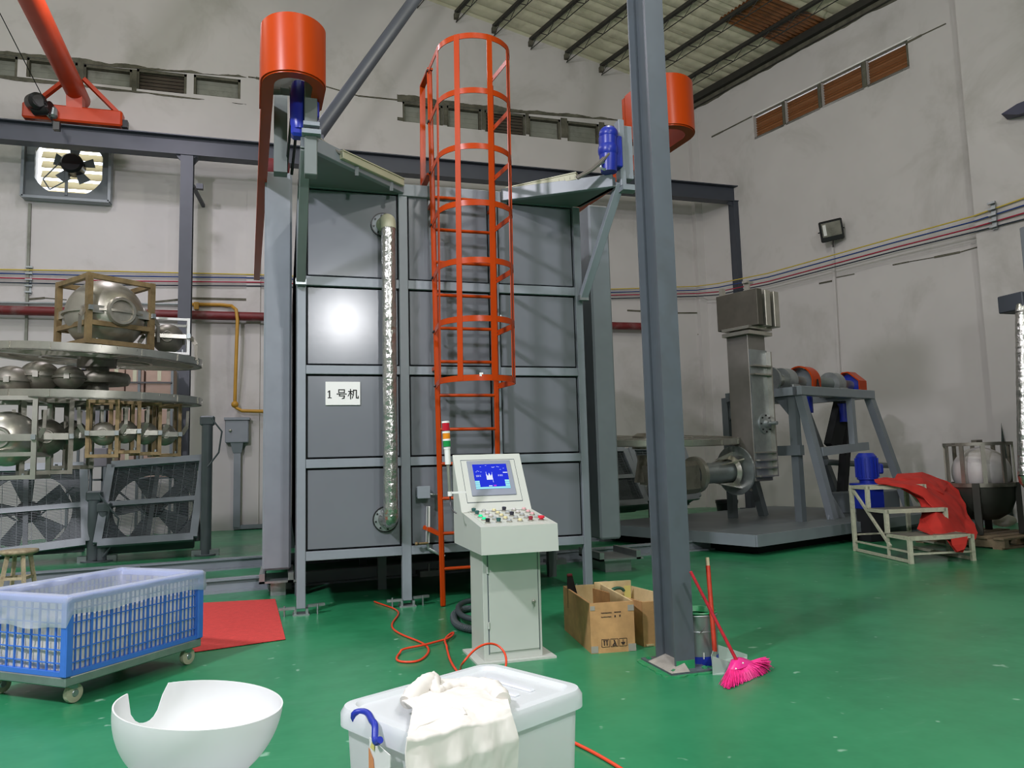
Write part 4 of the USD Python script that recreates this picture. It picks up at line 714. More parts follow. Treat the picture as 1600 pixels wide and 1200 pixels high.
# ------------------------------------------------------------------ round wooden stool
zt_ = .445; c = at(30, 858, 8.75); c = V(c[0], c[1], 0); t = thing('wooden_stool', 'worn round wooden stool behind the blue cart', 'stool', c); part(t, 'seat', G().lathe([(0, -.035), (.13, -.035), (.165, -.02), (.172, 0), (.165, .014), (.12, .018), (0, .016)], c+V(0, 0, zt_), n=40), 'oldwood', smooth=50)
L4 = []
for k in range(4): an = k*math.pi/2+.62; d = V(math.cos(an), math.sin(an), 0); L4.append((c+d*.10+V(0, 0, zt_-.03), c+d*.17)); part(t, 'leg', G().bar(L4[k][0], L4[k][1], .034, .03, d), 'oldwood')
for k in range(4): p = L4[k][0]*.45+L4[k][1]*.55; q = L4[(k+1) % 4][0]*.45+L4[(k+1) % 4][1]*.55; part(t, 'stretcher', G().bar(p, q, .018, .026), 'oldwood')
# ------------------------------------------------------------------ blue crate cart
N0 = V(-1.075, 4.53, 0); eL = unit(V(.60, .75, 0)); eS = V(-eL[1], eL[0], 0); Lc, Sc, zd, zt_ = .90, .66, .155, .565
RC = np.stack([eL, eS, V(0, 0, 1)], 1); q = lambda x, y, z: N0+eL*x+eS*y+V(0, 0, z)
t = thing('crate_cart', 'blue plastic mesh crate cart on castors lined with clear film', 'cart', q(Lc/2, Sc/2, 0))
part(t, 'base_frame', G().box(q(Lc/2, Sc/2, zd-.025), (Lc+.03, Sc+.03, .05), RC, .006), 'galv', label='grey steel base frame')
for x, y in ((.05, .05), (Lc-.07, .05), (.05, Sc-.05), (Lc-.07, Sc-.05)):
    cp = part(t, 'castor', G().hull([q(x-.035, y-.03, zd-.05), q(x+.035, y-.03, zd-.05), q(x-.035, y+.03, zd-.05), q(x+.035, y+.03, zd-.05), q(x+.02, y-.024, .075), q(x+.045, y-.024, .075), q(x+.02, y+.024, .075), q(x+.045, y+.024, .075)]), 'galv')
    part(cp, 'wheel', G().lathe([(0, -.016), (.03, -.018), (.048, -.014), (.05, 0), (.048, .014), (.03, .018), (0, .016)], q(x+.035, y, .05), eS, 28), 'cream', smooth=40); part(cp, 'wheel_hub', G().lathe([(0, -.021), (.016, -.021), (.02, -.017), (.02, .017), (.016, .021), (0, .021)], q(x+.035, y, .05), eS, 20), 'galv')
for x, y in ((0, 0), (Lc, 0), (0, Sc), (Lc, Sc)): part(t, 'corner_post', G().box(q(x, y, (zd+zt_)/2), (.045, .045, zt_-zd), RC, .006), 'crate')
def side(x0, y0, x1, y1, nv, wide):
    a, b = V(x0, y0), V(x1, y1); d = unit(b-a); ln = np.linalg.norm(b-a); P = lambda s, z: q(*(a+d*s), z)
    part(t, 'rim', G().bar(P(0, zt_-.022), P(ln, zt_-.022), .03, .05, V(0, 0, 1), .004), 'crate'); part(t, 'lower_rim', G().bar(P(0, zd+.012), P(ln, zd+.012), .024, .024, V(0, 0, 1)), 'crate'); g = G()
    for k, s in enumerate(np.linspace(.02, ln-.02, nv)): w_ = (.012 if wide > 1 else .008) if k % wide == 0 else .0045; g.bar(P(s, zd), P(s, zt_-.04), w_, .010, eL if abs(x1-x0) > .01 else eS)
    for z in np.linspace(zd+.065, zt_-.075, 5): g.bar(P(0, z), P(ln, z), .010, .005, V(0, 0, 1) if 0 else (eS if abs(x1-x0) > .01 else eL))
    part(t, 'mesh_side', g, 'crate', kind='stuff')
side(0, 0, Lc, 0, 29, 4); side(0, 0, 0, Sc, 11, 1); side(0, Sc, Lc, Sc, 29, 4); side(Lc, 0, Lc, Sc, 11, 1)
part(t, 'floor_board', G().box(q(Lc/2, Sc/2, zd+.01), (Lc-.02, Sc-.02, .012), RC), 'crate')
o = thing('liner_bag', 'crumpled white liner bag standing inside the blue crate cart', 'bag', q(Lc/2, Sc/2, zd)); loop = [(.012, .012), (Lc-.012, .012), (Lc-.012, Sc-.012), (.012, Sc-.012), (.012, .012)]; pl_ = []
for (xa, ya), (xb, yb) in zip(loop, loop[1:]): pl_ += [(xa+(xb-xa)*s, ya+(yb-ya)*s) for s in np.linspace(0, 1, 24)[:-1]]
pl_ = np.array(pl_+pl_[:1]); cen = pl_.mean(0); rows = []
for j, z in enumerate(np.linspace(zd+.02, zt_-.12, 12)):
    w_ = meshkit.noise(np.c_[pl_*22, np.full(len(pl_), j*.35)], 5)-.2; pr2 = pl_+(cen-pl_)/np.linalg.norm(cen-pl_, axis=1, keepdims=True)*(.022*np.clip(w_, 0, 1))[:, None]; rows.append([q(x, y, z) for x, y in pr2])
part(o, 'bag_wall', G().grid(np.array(rows)), 'bag', smooth=60); part(o, 'bag_bottom', G().box(q(Lc/2, Sc/2, zd+.12), (Lc-.09, Sc-.09, .16), RC, .03), 'bag')
o = thing('film_cover', 'clear plastic film folded over the rim of the blue crate cart', 'plastic film', q(0, 0, zt_)); out = []; loop2 = [(-.03, -.03), (Lc+.03, -.03), (Lc+.03, Sc+.03), (-.03, Sc+.03), (-.03, -.03)]; inn = [(.04, .04), (Lc-.04, .04), (Lc-.04, Sc-.04), (.04, Sc-.04), (.04, .04)]
def run(lp, n=30):
    r_ = []
    for (xa, ya), (xb, yb) in zip(lp, lp[1:]): r_ += [(xa+(xb-xa)*s, ya+(yb-ya)*s) for s in np.linspace(0, 1, n)[:-1]]
    return np.array(r_+r_[:1])
ro, ri, rm = run(loop2), run(inn), run([(0, 0), (Lc, 0), (Lc, Sc), (0, Sc), (0, 0)]); k_ = len(ro); hang = .085+.05*meshkit.fbm(np.c_[ro*4.1, np.zeros(k_)], 3, 8)+np.where(ro[:, 0] < -.02, .06, 0)
for j, s in enumerate(np.linspace(1, 0, 9)):
    w_ = (meshkit.noise(np.c_[ro*15, np.full(k_, j*.5)], 3)-.5)*.018*(.3+s); dirn = ro-rm; dirn /= np.linalg.norm(dirn, axis=1, keepdims=True); out.append([q(x+dx*e, y+dy*e, zt_+.006-h*s) for (x, y), (dx, dy), e, h in zip(ro if s > .02 else rm+dirn*.02, dirn, w_, hang)])
out.append([q(x, y, zt_+.008) for x, y in rm])
for j, s in enumerate(np.linspace(0.02, 1, 9)): w_ = (meshkit.noise(np.c_[ri*13, np.full(k_, j*.6)], 4)-.5)*.03; out.append([q(x+e, y+e, zt_+.004-.26*s) for (x, y), e in zip(ri, w_)])
part(o, 'film', G().grid(np.array(out)), 'film', smooth=60)
# ------------------------------------------------------------------ red mat
P = [fl(446, 1000), fl(430, 937), fl(300, 944), fl(250, 985), fl(290, 1022)]; g = G(); g.poly3([p+V(0, 0, .004) for p in P], .004, V(0, 0, 1)); solo('red_mat', 'flat red mat on the green floor behind the blue cart', 'mat', g, 'red')
# ------------------------------------------------------------------ opal half globe on its stand, tubs, cloth
bc = V(-.212, 2.262, .578); R = .213; nb, na = 96, 30; P = np.zeros((na, nb+1, 3)); th = np.linspace(0, 2*np.pi, nb+1)
tilt = unit(V(.11, -.02, 1)); ex1 = unit(np.cross(V(0, 1, 0), tilt)); ey1 = np.cross(tilt, ex1)
def rimz(a):                         # the cut edge of the half globe: one rounded notch at its far left side
    a = (a+np.pi) % (2*np.pi)-np.pi; c_ = math.radians(140); w = math.radians(17); d = abs(a-c_)/w
    return -.09*math.sqrt(max(0, 1-d**2.6)) if d < 1 else 0.
g = G(); rows = []
for shell in (R, R-.004):
    Q = np.zeros((na, nb+1, 3))
    for j, a in enumerate(th):
        top = math.asin(np.clip(rimz(a)/R, -1, 1))
        for i in range(na):
            ph = -math.pi/2+.001+(top+math.pi/2)*(i/(na-1)); Q[i, j] = bc+shell*(math.cos(ph)*(math.cos(a)*ex1+math.sin(a)*ey1)+math.sin(ph)*tilt)
    rows.append(Q)
g.grid(rows[0]); g.grid(rows[1][::-1]); g.grid(np.array([rows[0][-1], rows[1][-1]]))
t = thing('opal_half_globe', 'white opal half globe shade with a rounded notch cut in its rim', 'lampshade', (bc[0], bc[1], bc[2]-R)); part(t, 'shell', g, 'opal', smooth=50)
def tub(tag_, c, e1, lx_, ly_, z0, z1, name='storage_tub'):
    e1 = unit(e1); e2 = V(-e1[1], e1[0], 0); t = thing(name, tag_, 'storage box', (c[0], c[1], z0))
    def rr(x, y, r, z, n=7):
        p = []
        for cx_, cy_, a0 in ((x/2-r, y/2-r, 0), (-x/2+r, y/2-r, 90), (-x/2+r, -y/2+r, 180), (x/2-r, -y/2+r, 270)): p += [(cx_+r*math.cos(math.radians(a0+90*k/(n-1))), cy_+r*math.sin(math.radians(a0+90*k/(n-1)))) for k in range(n)]
        p.append(p[0]); return [V(c[0], c[1], z)+e1*a+e2*b for a, b in p]
    body = [rr(lx_*.86, ly_*.84, .05, z0), rr(lx_*.87, ly_*.85, .05, z0+.01), rr(lx_*.93, ly_*.92, .05, z1-.05)]; bot = np.array([V(c[0], c[1], z0)]*len(body[0])); part(t, 'body', G().grid(np.array([bot]+body)), 'tub', smooth=40)
    L_ = [rr(lx_, ly_, .07, z1-.055), rr(lx_*1.0, ly_*1.0, .07, z1-.02), rr(lx_*.97, ly_*.96, .065, z1-.002), rr(lx_*.88, ly_*.85, .05, z1), rr(lx_*.85, ly_*.81, .045, z1-.012)]; mid = np.array([V(c[0], c[1], z1-.012)]*len(L_[0])); part(t, 'lid', G().grid(np.array(L_+[mid])), 'tublid', smooth=40)
    g = G()
    for k in range(4): o = V(c[0], c[1], z1-.010)+e1*lx_*(-.02+.105*k); g.box(o, (.026, ly_*.46, .010), np.stack([e1, e2, V(0, 0, 1)], 1), .004)
    part(t, 'lid_rib', g, 'tublid', kind='stuff'); return t, e1, e2, rr
L, B, Rr_ = V(.194, 2.415), V(.743, 2.702), V(.86, 2.258); cxy = (L+Rr_)/2+V(-.0, -.0); e1 = unit(V(*(B-L), 0)); ZL = .5
tb, e1, e2, rr = tub('large frosted storage tub with lid and blue clip handle, white cloth on top', (cxy[0]+.0, cxy[1]-.01), e1, .635, .47, 0.0, ZL)
hp = [at(*p_, Y) for p_, Y in  (((556, 1127), 2.29), ((557, 1113), 2.285), ((563, 1112), 2.28), ((582, 1127), 2.19), ((586, 1134), 2.16), ((586, 1150), 2.14), ((594, 1156), 2.10))]
part(tb, 'clip_handle', G().path(smoothpath(hp, 30), .0095, 10), 'blue', smooth=50)
g = G(); lab = [at(577, 1152, 2.2), at(609, 1180, 2.06), at(609, 1215, 2.06), at(579, 1215, 2.2)]; out_ = -e1; g.poly3([p+out_*.0 for p in lab], .002, np.cross(lab[1]-lab[0], V(0, 0, -1))); part(tb, 'paper_label', g, 'white')
m['label_orange'] = M('label_orange', 'd08b5a', .6); m['label_yellow'] = M('label_yellow', 'd8cf7a', .6); nl = unit(np.cross(lab[1]-lab[0], V(0, 0, -1))); nl = nl if nl[1] < 0 else -nl
g = G(); L2 = [lab[0]*.75+lab[3]*.25, lab[0]*.35+lab[1]*.22+lab[3]*.43, lab[2]*.3+lab[3]*.7, lab[3]]; g.poly3([p+nl*.002 for p in L2], .001, nl); part(tb, 'label_print', g, 'label_orange'); g = G(); g.poly3([p+nl*.0025 for p in (lab[0]*.8+lab[1]*.2, lab[0]*.7+lab[1]*.3, lab[0]*.5+lab[1]*.3+lab[3]*.2, lab[0]*.7+lab[1]*.1+lab[3]*.2)], .001, nl); part(tb, 'label_print', g, 'label_yellow')
# the things in the tub show as a pale bulk
g = G(); cc = V(cxy[0], cxy[1]-.01, 0); g.box(cc+V(0, 0, .2), (.47, .33, .36), np.stack([e1, e2, V(0, 0, 1)], 1), .06); solo('packed_goods', 'pale goods showing faintly through the frosted storage tub', 'contents', g, 'bag')
tc = V(-.10, 2.05); t2, *_ = tub('low frosted storage tub under the white half globe, lid edge showing', (-.205, 2.13), V(.95, -.28, 0), .60, .46, 0, .352)
g = G().lathe([(.085, 0), (.12, .0), (.118, .05), (.10, .052), (.085, .04)], (-.205, 2.25, .352)); solo('support_ring', 'translucent grey ring holding the half globe on the low tub', 'stand', g, 'tub')
# white cotton garment over the tub: rows from the lid's far part to the hanging hem
zc = ZL+.006; N = lambda x, y, z=zc: fl(x, y, z)
fr1 = lambda px, py, Y: at(px, py, Y)
nF = unit(-e2); pF = V(cxy[0], cxy[1]-.01, 0)+nF*.262; F2 = lambda px, py: on(px, py, pF, nF)
rows = [[N(632, 1084, zc+.004), N(680, 1066, zc+.012), N(735, 1066, zc+.01), N(778, 1080, zc+.006)],
        [N(628, 1103, zc+.02), N(680, 1086, zc+.03), N(740, 1085, zc+.03), N(792, 1090, zc+.012)],
        [N(645, 1112, zc+.012), N(690, 1102, zc+.026), N(745, 1100, zc+.03), N(795, 1104, zc+.014)],
        [N(640, 1140, zc+.010), N(688, 1130, zc+.016), N(748, 1118, zc+.016), N(797, 1112, zc+.010)],
        [F2(635, 1162), F2(686, 1150), F2(750, 1136), F2(798, 1124)],
        [F2(631, 1190), F2(685, 1182), F2(750, 1172), F2(798, 1160)],
        [F2(629, 1230), F2(687, 1226), F2(750, 1220), F2(796, 1214)],
        [F2(628, 1290), F2(690, 1286), F2(750, 1282), F2(794, 1276)]]
P = loft(rows, 70, 90); nse = meshkit.fbm(P*V(16, 16, 9), 4, 3); hw_ = np.clip((.505-P[..., 2])/.05, 0, 1); P[..., 2] += (1-hw_)*(nse-.3)*.03; fold = np.sin(P[..., 0]*70+P[..., 2]*9)*.006; P = P+(hw_*(.018*nse+fold+.012))[..., None]*nF
t = thing('cotton_garment', 'white cotton garment draped over the frosted storage tub', 'clothing', (P[..., 0].mean(), P[..., 1].mean(), .5)); part(t, 'body', G().grid(P, -.004), 'cloth', smooth=60)
pts = [N(634, 1098, zc+.02), N(650, 1082, zc+.035), N(676, 1062, zc+.04), N(682, 1080, zc+.035), N(700, 1072, zc+.035), N(730, 1068, zc+.03), N(770, 1078, zc+.025), N(786, 1095, zc+.02)]
Pp = np.array([np.interp(np.linspace(0, 7, 60), range(8), [p[i] for p in pts]) for i in range(3)]).T; rad = .017+.010*np.sin(np.linspace(0, 9, 60))+.006*rng.random(60); part(t, 'sleeve', G().path(Pp, rad, 12), 'cloth', smooth=60)
part(t, 'collar_fold', G().path([N(690, 1118, zc+.02), N(706, 1106, zc+.034), N(722, 1108, zc+.034), N(727, 1118, zc+.024)], .006, 8), 'cloth')
g = G(); g.path([N(641, 1150, zc+.02), N(655, 1135, zc+.022), N(690, 1122, zc+.026)], .002, 5); part(t, 'seam', g, 'cloth')
# ------------------------------------------------------------------ hoses on the floor
hp = [(585, 940), (608, 948), (622, 956), (613, 974), (614, 982), (636, 995), (660, 1005), (669, 1013), (664, 1026), (646, 1034), (628, 1034), (621, 1025), (632, 1017), (656, 1012), (684, 1005), (704, 998), (708, 991), (699, 997), (697, 1010), (703, 1030), (712, 1046), (722, 1058)]
P = np.array([fl(x, y, .008) for x, y in hp]); P = smoothpath(P); P[:, 2] = .008+.012*(np.abs(np.linspace(0, 1, 160)-.72) < .12); solo('air_hose', 'orange air hose looping on the green floor beside the oven leg', 'hose', G().path(P, .0075, 8), 'hose', smooth=60)
P = smoothpath([fl(712, 1056, .006)]+[at(x, y, Y) for x, y, Y in ((720, 1042, 4.1), (728, 1030, 3.95), (745, 1013, 4.0), (762, 1006, 4.02), (778, 1009, 4.03), (787, 1018, 4.0), (791, 1034, 3.95))]+[fl(795, 1062, .006)]); lo = fl(716, 1052); solo('air_hose', 'red arched hose end rising in front of the control console', 'hose', G().path(P, .006, 8), 'hose', smooth=60)
P = smoothpath([fl(x, y, .008) for x, y in ((860, 1140), (888, 1156), (920, 1172), (975, 1204), (1040, 1245))]); solo('air_hose', 'orange hose running out to the lower right of the frosted tub', 'hose', G().path(P, .0075, 8), 'hose', smooth=60)
P = smoothpath([fl(x, y, .03) for x, y in ((760, 952), (730, 951), (713, 957), (709, 967), (716, 977), (735, 983), (760, 985))]); g = G(); g.path(P, .024, 10)
P2 = smoothpath([fl(x, y, .03) for x, y in ((760, 945), (734, 945), (720, 950), (716, 958), (722, 968), (738, 974), (760, 976))]); g.path(P2+V(0, 0, .03), .022, 10)
m['blackhose'] = M('black_hose', '3a4548', .5); t = thing('corrugated_hose', 'dark corrugated hose coil on the floor behind the control console', 'hose', P[80]); part(t, 'coil', g, 'blackhose', smooth=50)
g = G(); [g.lathe([(.024, -.006), (.028, 0), (.024, .006)], P[i], P[i+1]-P[i], 10) for i in range(0, 158, 3)]; part(t, 'corrugation', g, 'blackhose', kind='stuff')
# ================================================================== STEEL COLUMN IN FRONT
A_, B_, C2_ = fl(1033, 1037), fl(1057, 1051), fl(1087, 1048)
t = thing('steel_column', 'tall grey painted steel column standing right of the control console', 'column', fl(1060, 1050)); Hh = roofz(2.1, 4)-.1
fx0, fx1, fy0, fy1 = B_[0]-.005, C2_[0], B_[1]-.005, A_[1]+.02
xm_ = (fx0+fx1)/2; part(t, 'front_flange', G().bx((fx0, fy0, .016), (fx1, fy0+.014, Hh)), 'pillar'); part(t, 'web', G().bx((xm_-.006, fy0+.014, .016), (xm_+.006, fy1, Hh)), 'pillar'); part(t, 'rear_flange', G().bx((fx0, fy1, .016), (fx1, fy1+.014, Hh)), 'pillar')
g = G(); g.bx((fx0-.06, fy0-.06, 0), (fx1+.07, fy1+.09, .016)); part(t, 'base_plate', g, 'pillar'); 
m['greenpaint'] = M('green_overpaint', '2c8c58', .35, var=.2, scale=20, dirt='8a8f88', damt=.6, dscale=14)
g = G(); g.bx((fx0+.004, fy0-.002, .016), (fx1-.004, fy0, .062)); part(t, 'paint_smear', g, 'greenpaint', label='green floor paint on the foot')
g = G()
for x, y in ((fx0-.03, fy0-.03), (fx1+.04, fy0-.03), (fx0-.03, fy1+.05), (fx1+.04, fy1+.05)): g.tube((x, y, 0), (x, y, .03), .009, 6); g.box((x, y, .02), (.024, .024, .01))
part(t, 'anchor_bolt', g, 'greenpaint', kind='stuff')
g = G(); rr_ = np.random.default_rng(5); pts = []
for k in range(40): a = k*2*math.pi/40; e = 1+.12*rr_.random(); pts.append((max(-.155*e, min(.165*e, .2*math.cos(a)*e)), max(-.19*e, min(.20*e, .24*math.sin(a)*e))))
g.plate(Polygon(pts).buffer(0), .006, V((fx0+fx1)/2, (fy0+fy1)/2, 0), V(1, 0, 0), V(0, 1, 0)); part(t, 'grout', g, 'greenpaint'); m['grout'] = M('pale_grout', '9a958c', .9, var=.15, scale=14)
part(t, 'grout_slope', G().hull([(fx0-.06, fy0-.06, .017), (xm_-.007, fy0-.06, .017), (xm_-.007, fy0-.002, .05), (fx0-.06, fy1-.002, .017), (xm_-.007, fy1-.002, .05), (fx0+.02, fy0+.1, .04)]), 'grout')
# ================================================================== CONTROL CONSOLE
Xl = at(752.5, 868, 4.3)[0]; Xr = at(873, 856, 4.3)[0]; pf = [atx(x, y, Xl) for x, y in ((752.5, 868), (751, 824), (721, 800), (707, 711), (710, 848))]
yz = [(p[1], p[2]) for p in pf]; zb1 = yz[0][1]
t = CO = thing('control_console', 'light grey control console with blue screen and rows of buttons', 'control cabinet', ((Xl+Xr)/2, 4.6, 0))
poly = Polygon(yz); g = G(); Hc = [(Xl, y, z) for y, z in yz]+[(Xr, y, z) for y, z in yz]
g.plate(poly, Xr-Xl, V(Xl, 0, 0), V(0, 1, 0), V(0, 0, 1)); part(t, 'head', g, 'cabinet')
# screen panel frame: origin at the step, right along x, up the slope
So, Sx = V(Xl, *yz[2]), V(1, 0, 0); Su = unit(V(0, *yz[3])-V(0, *yz[2])); Sn = unit(np.cross(Sx, Su)); SH = np.linalg.norm(V(*yz[3])-V(*yz[2])); SW = Xr-Xl; RS = np.stack([Sx, Su, Sn], 1)
S = lambda x, y, o=0.: So+Sx*x*SW+Su*y*SH+Sn*o
g = G(); g.plate(sbox(.10*SW, .14*SH, .90*SW, .90*SH).difference(sbox(.105*SW, .15*SH, .895*SW, .89*SH)), .0015, S(0, 0), Sx, Su); part(t, 'panel_seam', g, 'frame_dk')
part(t, 'screen_panel', G().box(S(.5, .52, .001), (.785*SW, .735*SH, .003), RS), 'cabinet')
part(t, 'screen_bezel', G().box(S(.505, .56, .004), (.64*SW, .62*SH, .012), RS, .002), M('bezel_grey', '878e9c', .4))
o = part(t, 'screen', G().box(S(.505, .58, .0105), (.50*SW, .44*SH, .002), RS), 'screen', label='lit blue touch screen')
q_ = lambda x0, y0, x1, y1: ((x0, y0), (x1, y1))
def sc(x, y): return S(.255+.50*x, .36+.44*y, .0122)
def patch(g, x0, y0, x1, y1): g.box((sc(x0, y0)+sc(x1, y1))/2, (.50*SW*abs(x1-x0), .44*SH*abs(y1-y0), .0008), RS)
g = G(); patch(g, 0, 0, 1, .075); patch(g, 0, .085, .13, .165); patch(g, 0, .175, .13, .25); patch(g, 0, .26, .13, .33)
for k in range(3): patch(g, .87, .085+.09*k, 1, .165+.09*k)
part(o, 'soft_keys', g, 'screen_c')
g = G(); patch(g, .36, .36, .53, .52); patch(g, .355, .35, .365, .68); patch(g, .525, .25, .535, .66); g.hull([sc(.36, .52), sc(.40, .52), sc(.365, .60)]+[sc(.36, .52)+Sn*.0006, sc(.365, .6)+Sn*.0006, sc(.4, .52)+Sn*.0006]); g.hull([sc(.41, .52), sc(.48, .52), sc(.445, .64)]+[sc(.41, .52)+Sn*.0006, sc(.445, .64)+Sn*.0006, sc(.48, .52)+Sn*.0006]); g.hull([sc(.49, .52), sc(.53, .52), sc(.525, .60)]+[sc(.49, .52)+Sn*.0006, sc(.525, .6)+Sn*.0006, sc(.53, .52)+Sn*.0006])
for x0, w_ in ((.06, .03), (.10, .02), (.13, .02), (.17, .03), (.70, .03), (.75, .02), (.78, .03), (.82, .02)): patch(g, x0, .49, x0+w_, .50); patch(g, x0, .54, x0+w_, .55); patch(g, x0, .49, x0+.006, .55)
for x0, y0 in ((.37, .93), (.55, .86), (.58, .84), (.61, .87), (.78, .75), (.88, .8), (.06, .68), (.1, .72), (.14, .7), (.2, .68), (.21, .88), (.7, .88), (.74, .87)): patch(g, x0, y0, x0+.035, y0+.012)
patch(g, .38, .10, .48, .13); patch(g, .86, .62, .99, .66); part(o, 'graphic', g, 'screen_w', kind='stuff')
g = G(); patch(g, .52, .10, .60, .14); part(o, 'graphic', g, 'screen_m')
# button deck
Do = V(Xl, *yz[1]); Dv = unit(V(0, *yz[2])-V(0, *yz[1])); DL = np.linalg.norm(V(*yz[2])-V(*yz[1])); Dn = unit(np.cross(V(1, 0, 0), Dv)); RD = np.stack([V(1, 0, 0), Dv, Dn], 1)
D = lambda x, y, o=0.: Do+V(1, 0, 0)*x*SW+Dv*y*DL+Dn*o
part(t, 'button_plate', G().box(D(.5, .54, .001), (.84*SW, .80*DL, .003), RD), 'cabinet')
part(t, 'deck_seam', G().box(D(.5, .965, .0015), (.84*SW, .004, .002), RD), 'frame_dk')
bcol = {'g': '2c5c58', 'G': '18e08c', 'k': '1c1c22', 'w': 'c9c6c4', 'y': 'd8cf9e', 'b': '2a2a38', 'r': '8e2436', 'R': 'e02a40', 'p': 'd8a8ac', 's': 'a8acac'}
for k, c in bcol.items(): m['btn_'+k] = M('button_'+k, c, .3, **({'emission_color': lin(c), 'emission_strength': .5} if k == 'G' else {}))
lay = ['ggGGk', 'swwsg', 'yyyys', 'bsbsy', 'wwssr', 'pppsR']
for i, colm in enumerate(lay):
    for j, k in enumerate(colm):
        c = D(.145+.142*i, .90-.175*j, .002); rb = .0115 if k != 'R' else .0115
        bt = part(t, 'button_collar', G().lathe([(.013, 0), (.0175, 0), (.0175, .007), (.013, .009)], c, Dn, 16), 'steel')
        part(bt, 'button', G().lathe([(0, 0), (.013, 0), (.013, .015), (.010, .019), (0, .019)] if k not in 'Rrgbk' else [(0, 0), (.012, 0), (.012, .014), (.020 if k == 'R' else .014, .017), (.020 if k == 'R' else .014, .028), (0, .031)], c, Dn, 16), 'btn_'+k, smooth=40)
# pedestal
px0, px1, yp0, yp1 = at(757, 1030, 4.54)[0], at(848.5, 1030, 4.54)[0], 4.54, 4.86
part(t, 'pedestal', G().bx((px0, yp0, .01), (px1, yp1, zb1+.06), .003), 'cabinet'); part(t, 'door', G().bx((px0+.035, yp0-.008, .06), (px1-.022, yp0+.004, zb1-.012), .002), 'cabinet', label='locked cabinet door')
part(t, 'door_gap', G().bx((px0+.028, yp0-.003, .05), (px0+.034, yp0+.002, zb1)), 'frame_dk'); part(t, 'door_gap', G().bx((px1-.021, yp0-.003, .05), (px1-.016, yp0+.002, zb1)), 'frame_dk')
for z in (.2, zb1-.14): part(t, 'hinge', G().tube((px0+.03, yp0-.008, z), (px0+.03, yp0-.008, z+.04), .006, 8), 'cabinet')
kp = at(834, 940, 4.53); part(t, 'door_lock', G().lathe([(0, 0), (.012, 0), (.012, .008), (.006, .01), (0, .01)], kp, (0, -1, 0), 16).box(kp+V(.0, -.016, -.012), (.006, .006, .03)), 'steel')
bw = at(868, 1030, 4.52)[0]; part(t, 'base_flange', G().bx((px0-.055, yp0-.045, 0), (bw, yp1+.03, .012)), 'cabinet')
# stack light
c0 = at(703, 772, 4.68); ax_ = at(696, 658, 4.68)-c0; pz = lambda py: c0+ax_*((py-772)/(658-772))
t = thing('signal_tower', 'red, amber and green signal tower light beside the control console', 'signal light', c0); r = .024
part(t, 'pole', G().tube(pz(773), pz(724), .011, 14), 'steel'); part(t, 'bracket', G().bx(pz(770)+V(-.01, -.01, -.006), V(Xl+.003, pz(770)[1]+.01, pz(770)[2]+.006)).tube(pz(775), pz(768), .014, 12), 'white'); part(t, 'base', G().tube(pz(726), pz(702), .0185, 20).tube(pz(702), pz(699), .021, 20), 'white')
for a, b, k, cc in ((698, 689, 'green', '148a44'), (686, 677, 'amber', 'e08a1c'), (673, 661, 'red', 'b8162c')):
    m['lens_'+k] = M('lens_'+k, cc, .15, coat_weight=.5); part(t, 'lens', G().tube(pz(a), pz(b), r, 24), 'lens_'+k, smooth=40, label=k+' lens'); part(t, 'lens_ring', G().tube(pz(b), pz(b-3), r+.0008, 24), 'white', smooth=40)
g = G(); g.path(smoothpath([pz(774), pz(782), at(705, 792, 4.66), at(713, 802, 4.62)], 20), .004, 6); part(t, 'cable', g, 'black')
# ================================================================== WOODEN BOXES
def wbox(tag_, F, Rv, Lv, h, thk=.014, hl=None):
    t = thing('wooden_box', tag_, 'box', F); n1, n2 = unit(Rv), unit(Lv); z = V(0, 0, 1); w, d = np.linalg.norm(Rv), np.linalg.norm(Lv)
    part(t, 'front_board', G().bar(F+z*h/2+n2*thk/2, F+Rv+z*h/2+n2*thk/2, thk, h, n2), 'wood'); part(t, 'left_board', G().bar(F+z*h/2+n1*thk/2+n2*thk, F+Lv+z*h/2+n1*thk/2, thk, h, n1), 'wood')
    part(t, 'right_board', G().bar(F+Rv+z*h/2-n1*thk/2+n2*thk, F+Rv+Lv+z*h/2-n1*thk/2, thk, h, n1), 'wood_in'); part(t, 'back_board', G().bar(F+Lv+z*(hl or h)/2-n2*thk/2+n1*thk, F+Lv+Rv+z*(hl or h)/2-n2*thk/2-n1*thk, thk, hl or h, n2), 'wood_in'); part(t, 'bottom_board', G().bar(F+Rv/2+z*.01+n2*.02, F+Rv/2+Lv+z*.01-n2*.02, w-2*thk, .012, n1), 'wood_in')
    return t, n1, n2
F0, R0, L0 = fl(924, 1022), fl(993, 1017), fl(882, 984); hF = at(923, 943, F0[1])[2]
t, n1, n2 = wbox('open plywood box with printed handling marks, nearest the console', F0, R0-F0, (L0-F0)*1.0, hF)
fw = np.linalg.norm(R0-F0); ff = lambda x, y, o=.0015: F0+n1*x*fw+V(0, 0, y*hF)-n2*o; RF = np.stack([n1, V(0, 0, 1), -n2], 1)
m['tape'] = M('grey_tape', '9c968a', .5); m['ink'] = M('ink', '3a2a22', .7)
for x_, y_, w_ in ((.08, .08, .045), (.93, .08, .05), (.93, .87, .04), (.06, .9, .03)): part(t, 'corner_tape', G().box(ff(x_, y_), (w_, w_*.9, .002), RF), 'tape')
g = G()
def ink(x0, y0, x1, y1, w=.004): p, q = ff(x0, y0), ff(x1, y1); g.bar(p, q, w, .0012, np.cross(unit(q-p), n2))
for k in range(3):
    x = .24+.20*k
    for p, q in (((x, .12), (x+.17, .12)), ((x+.17, .12), (x+.17, .27)), ((x+.17, .27), (x, .27)), ((x, .27), (x, .12))): ink(*p, *q, .0025)
for x in (.30, .36): ink(x, .15, x, .24, .007); ink(x-.015, .222, x, .245, .004); ink(x+.015, .222, x, .245, .004)
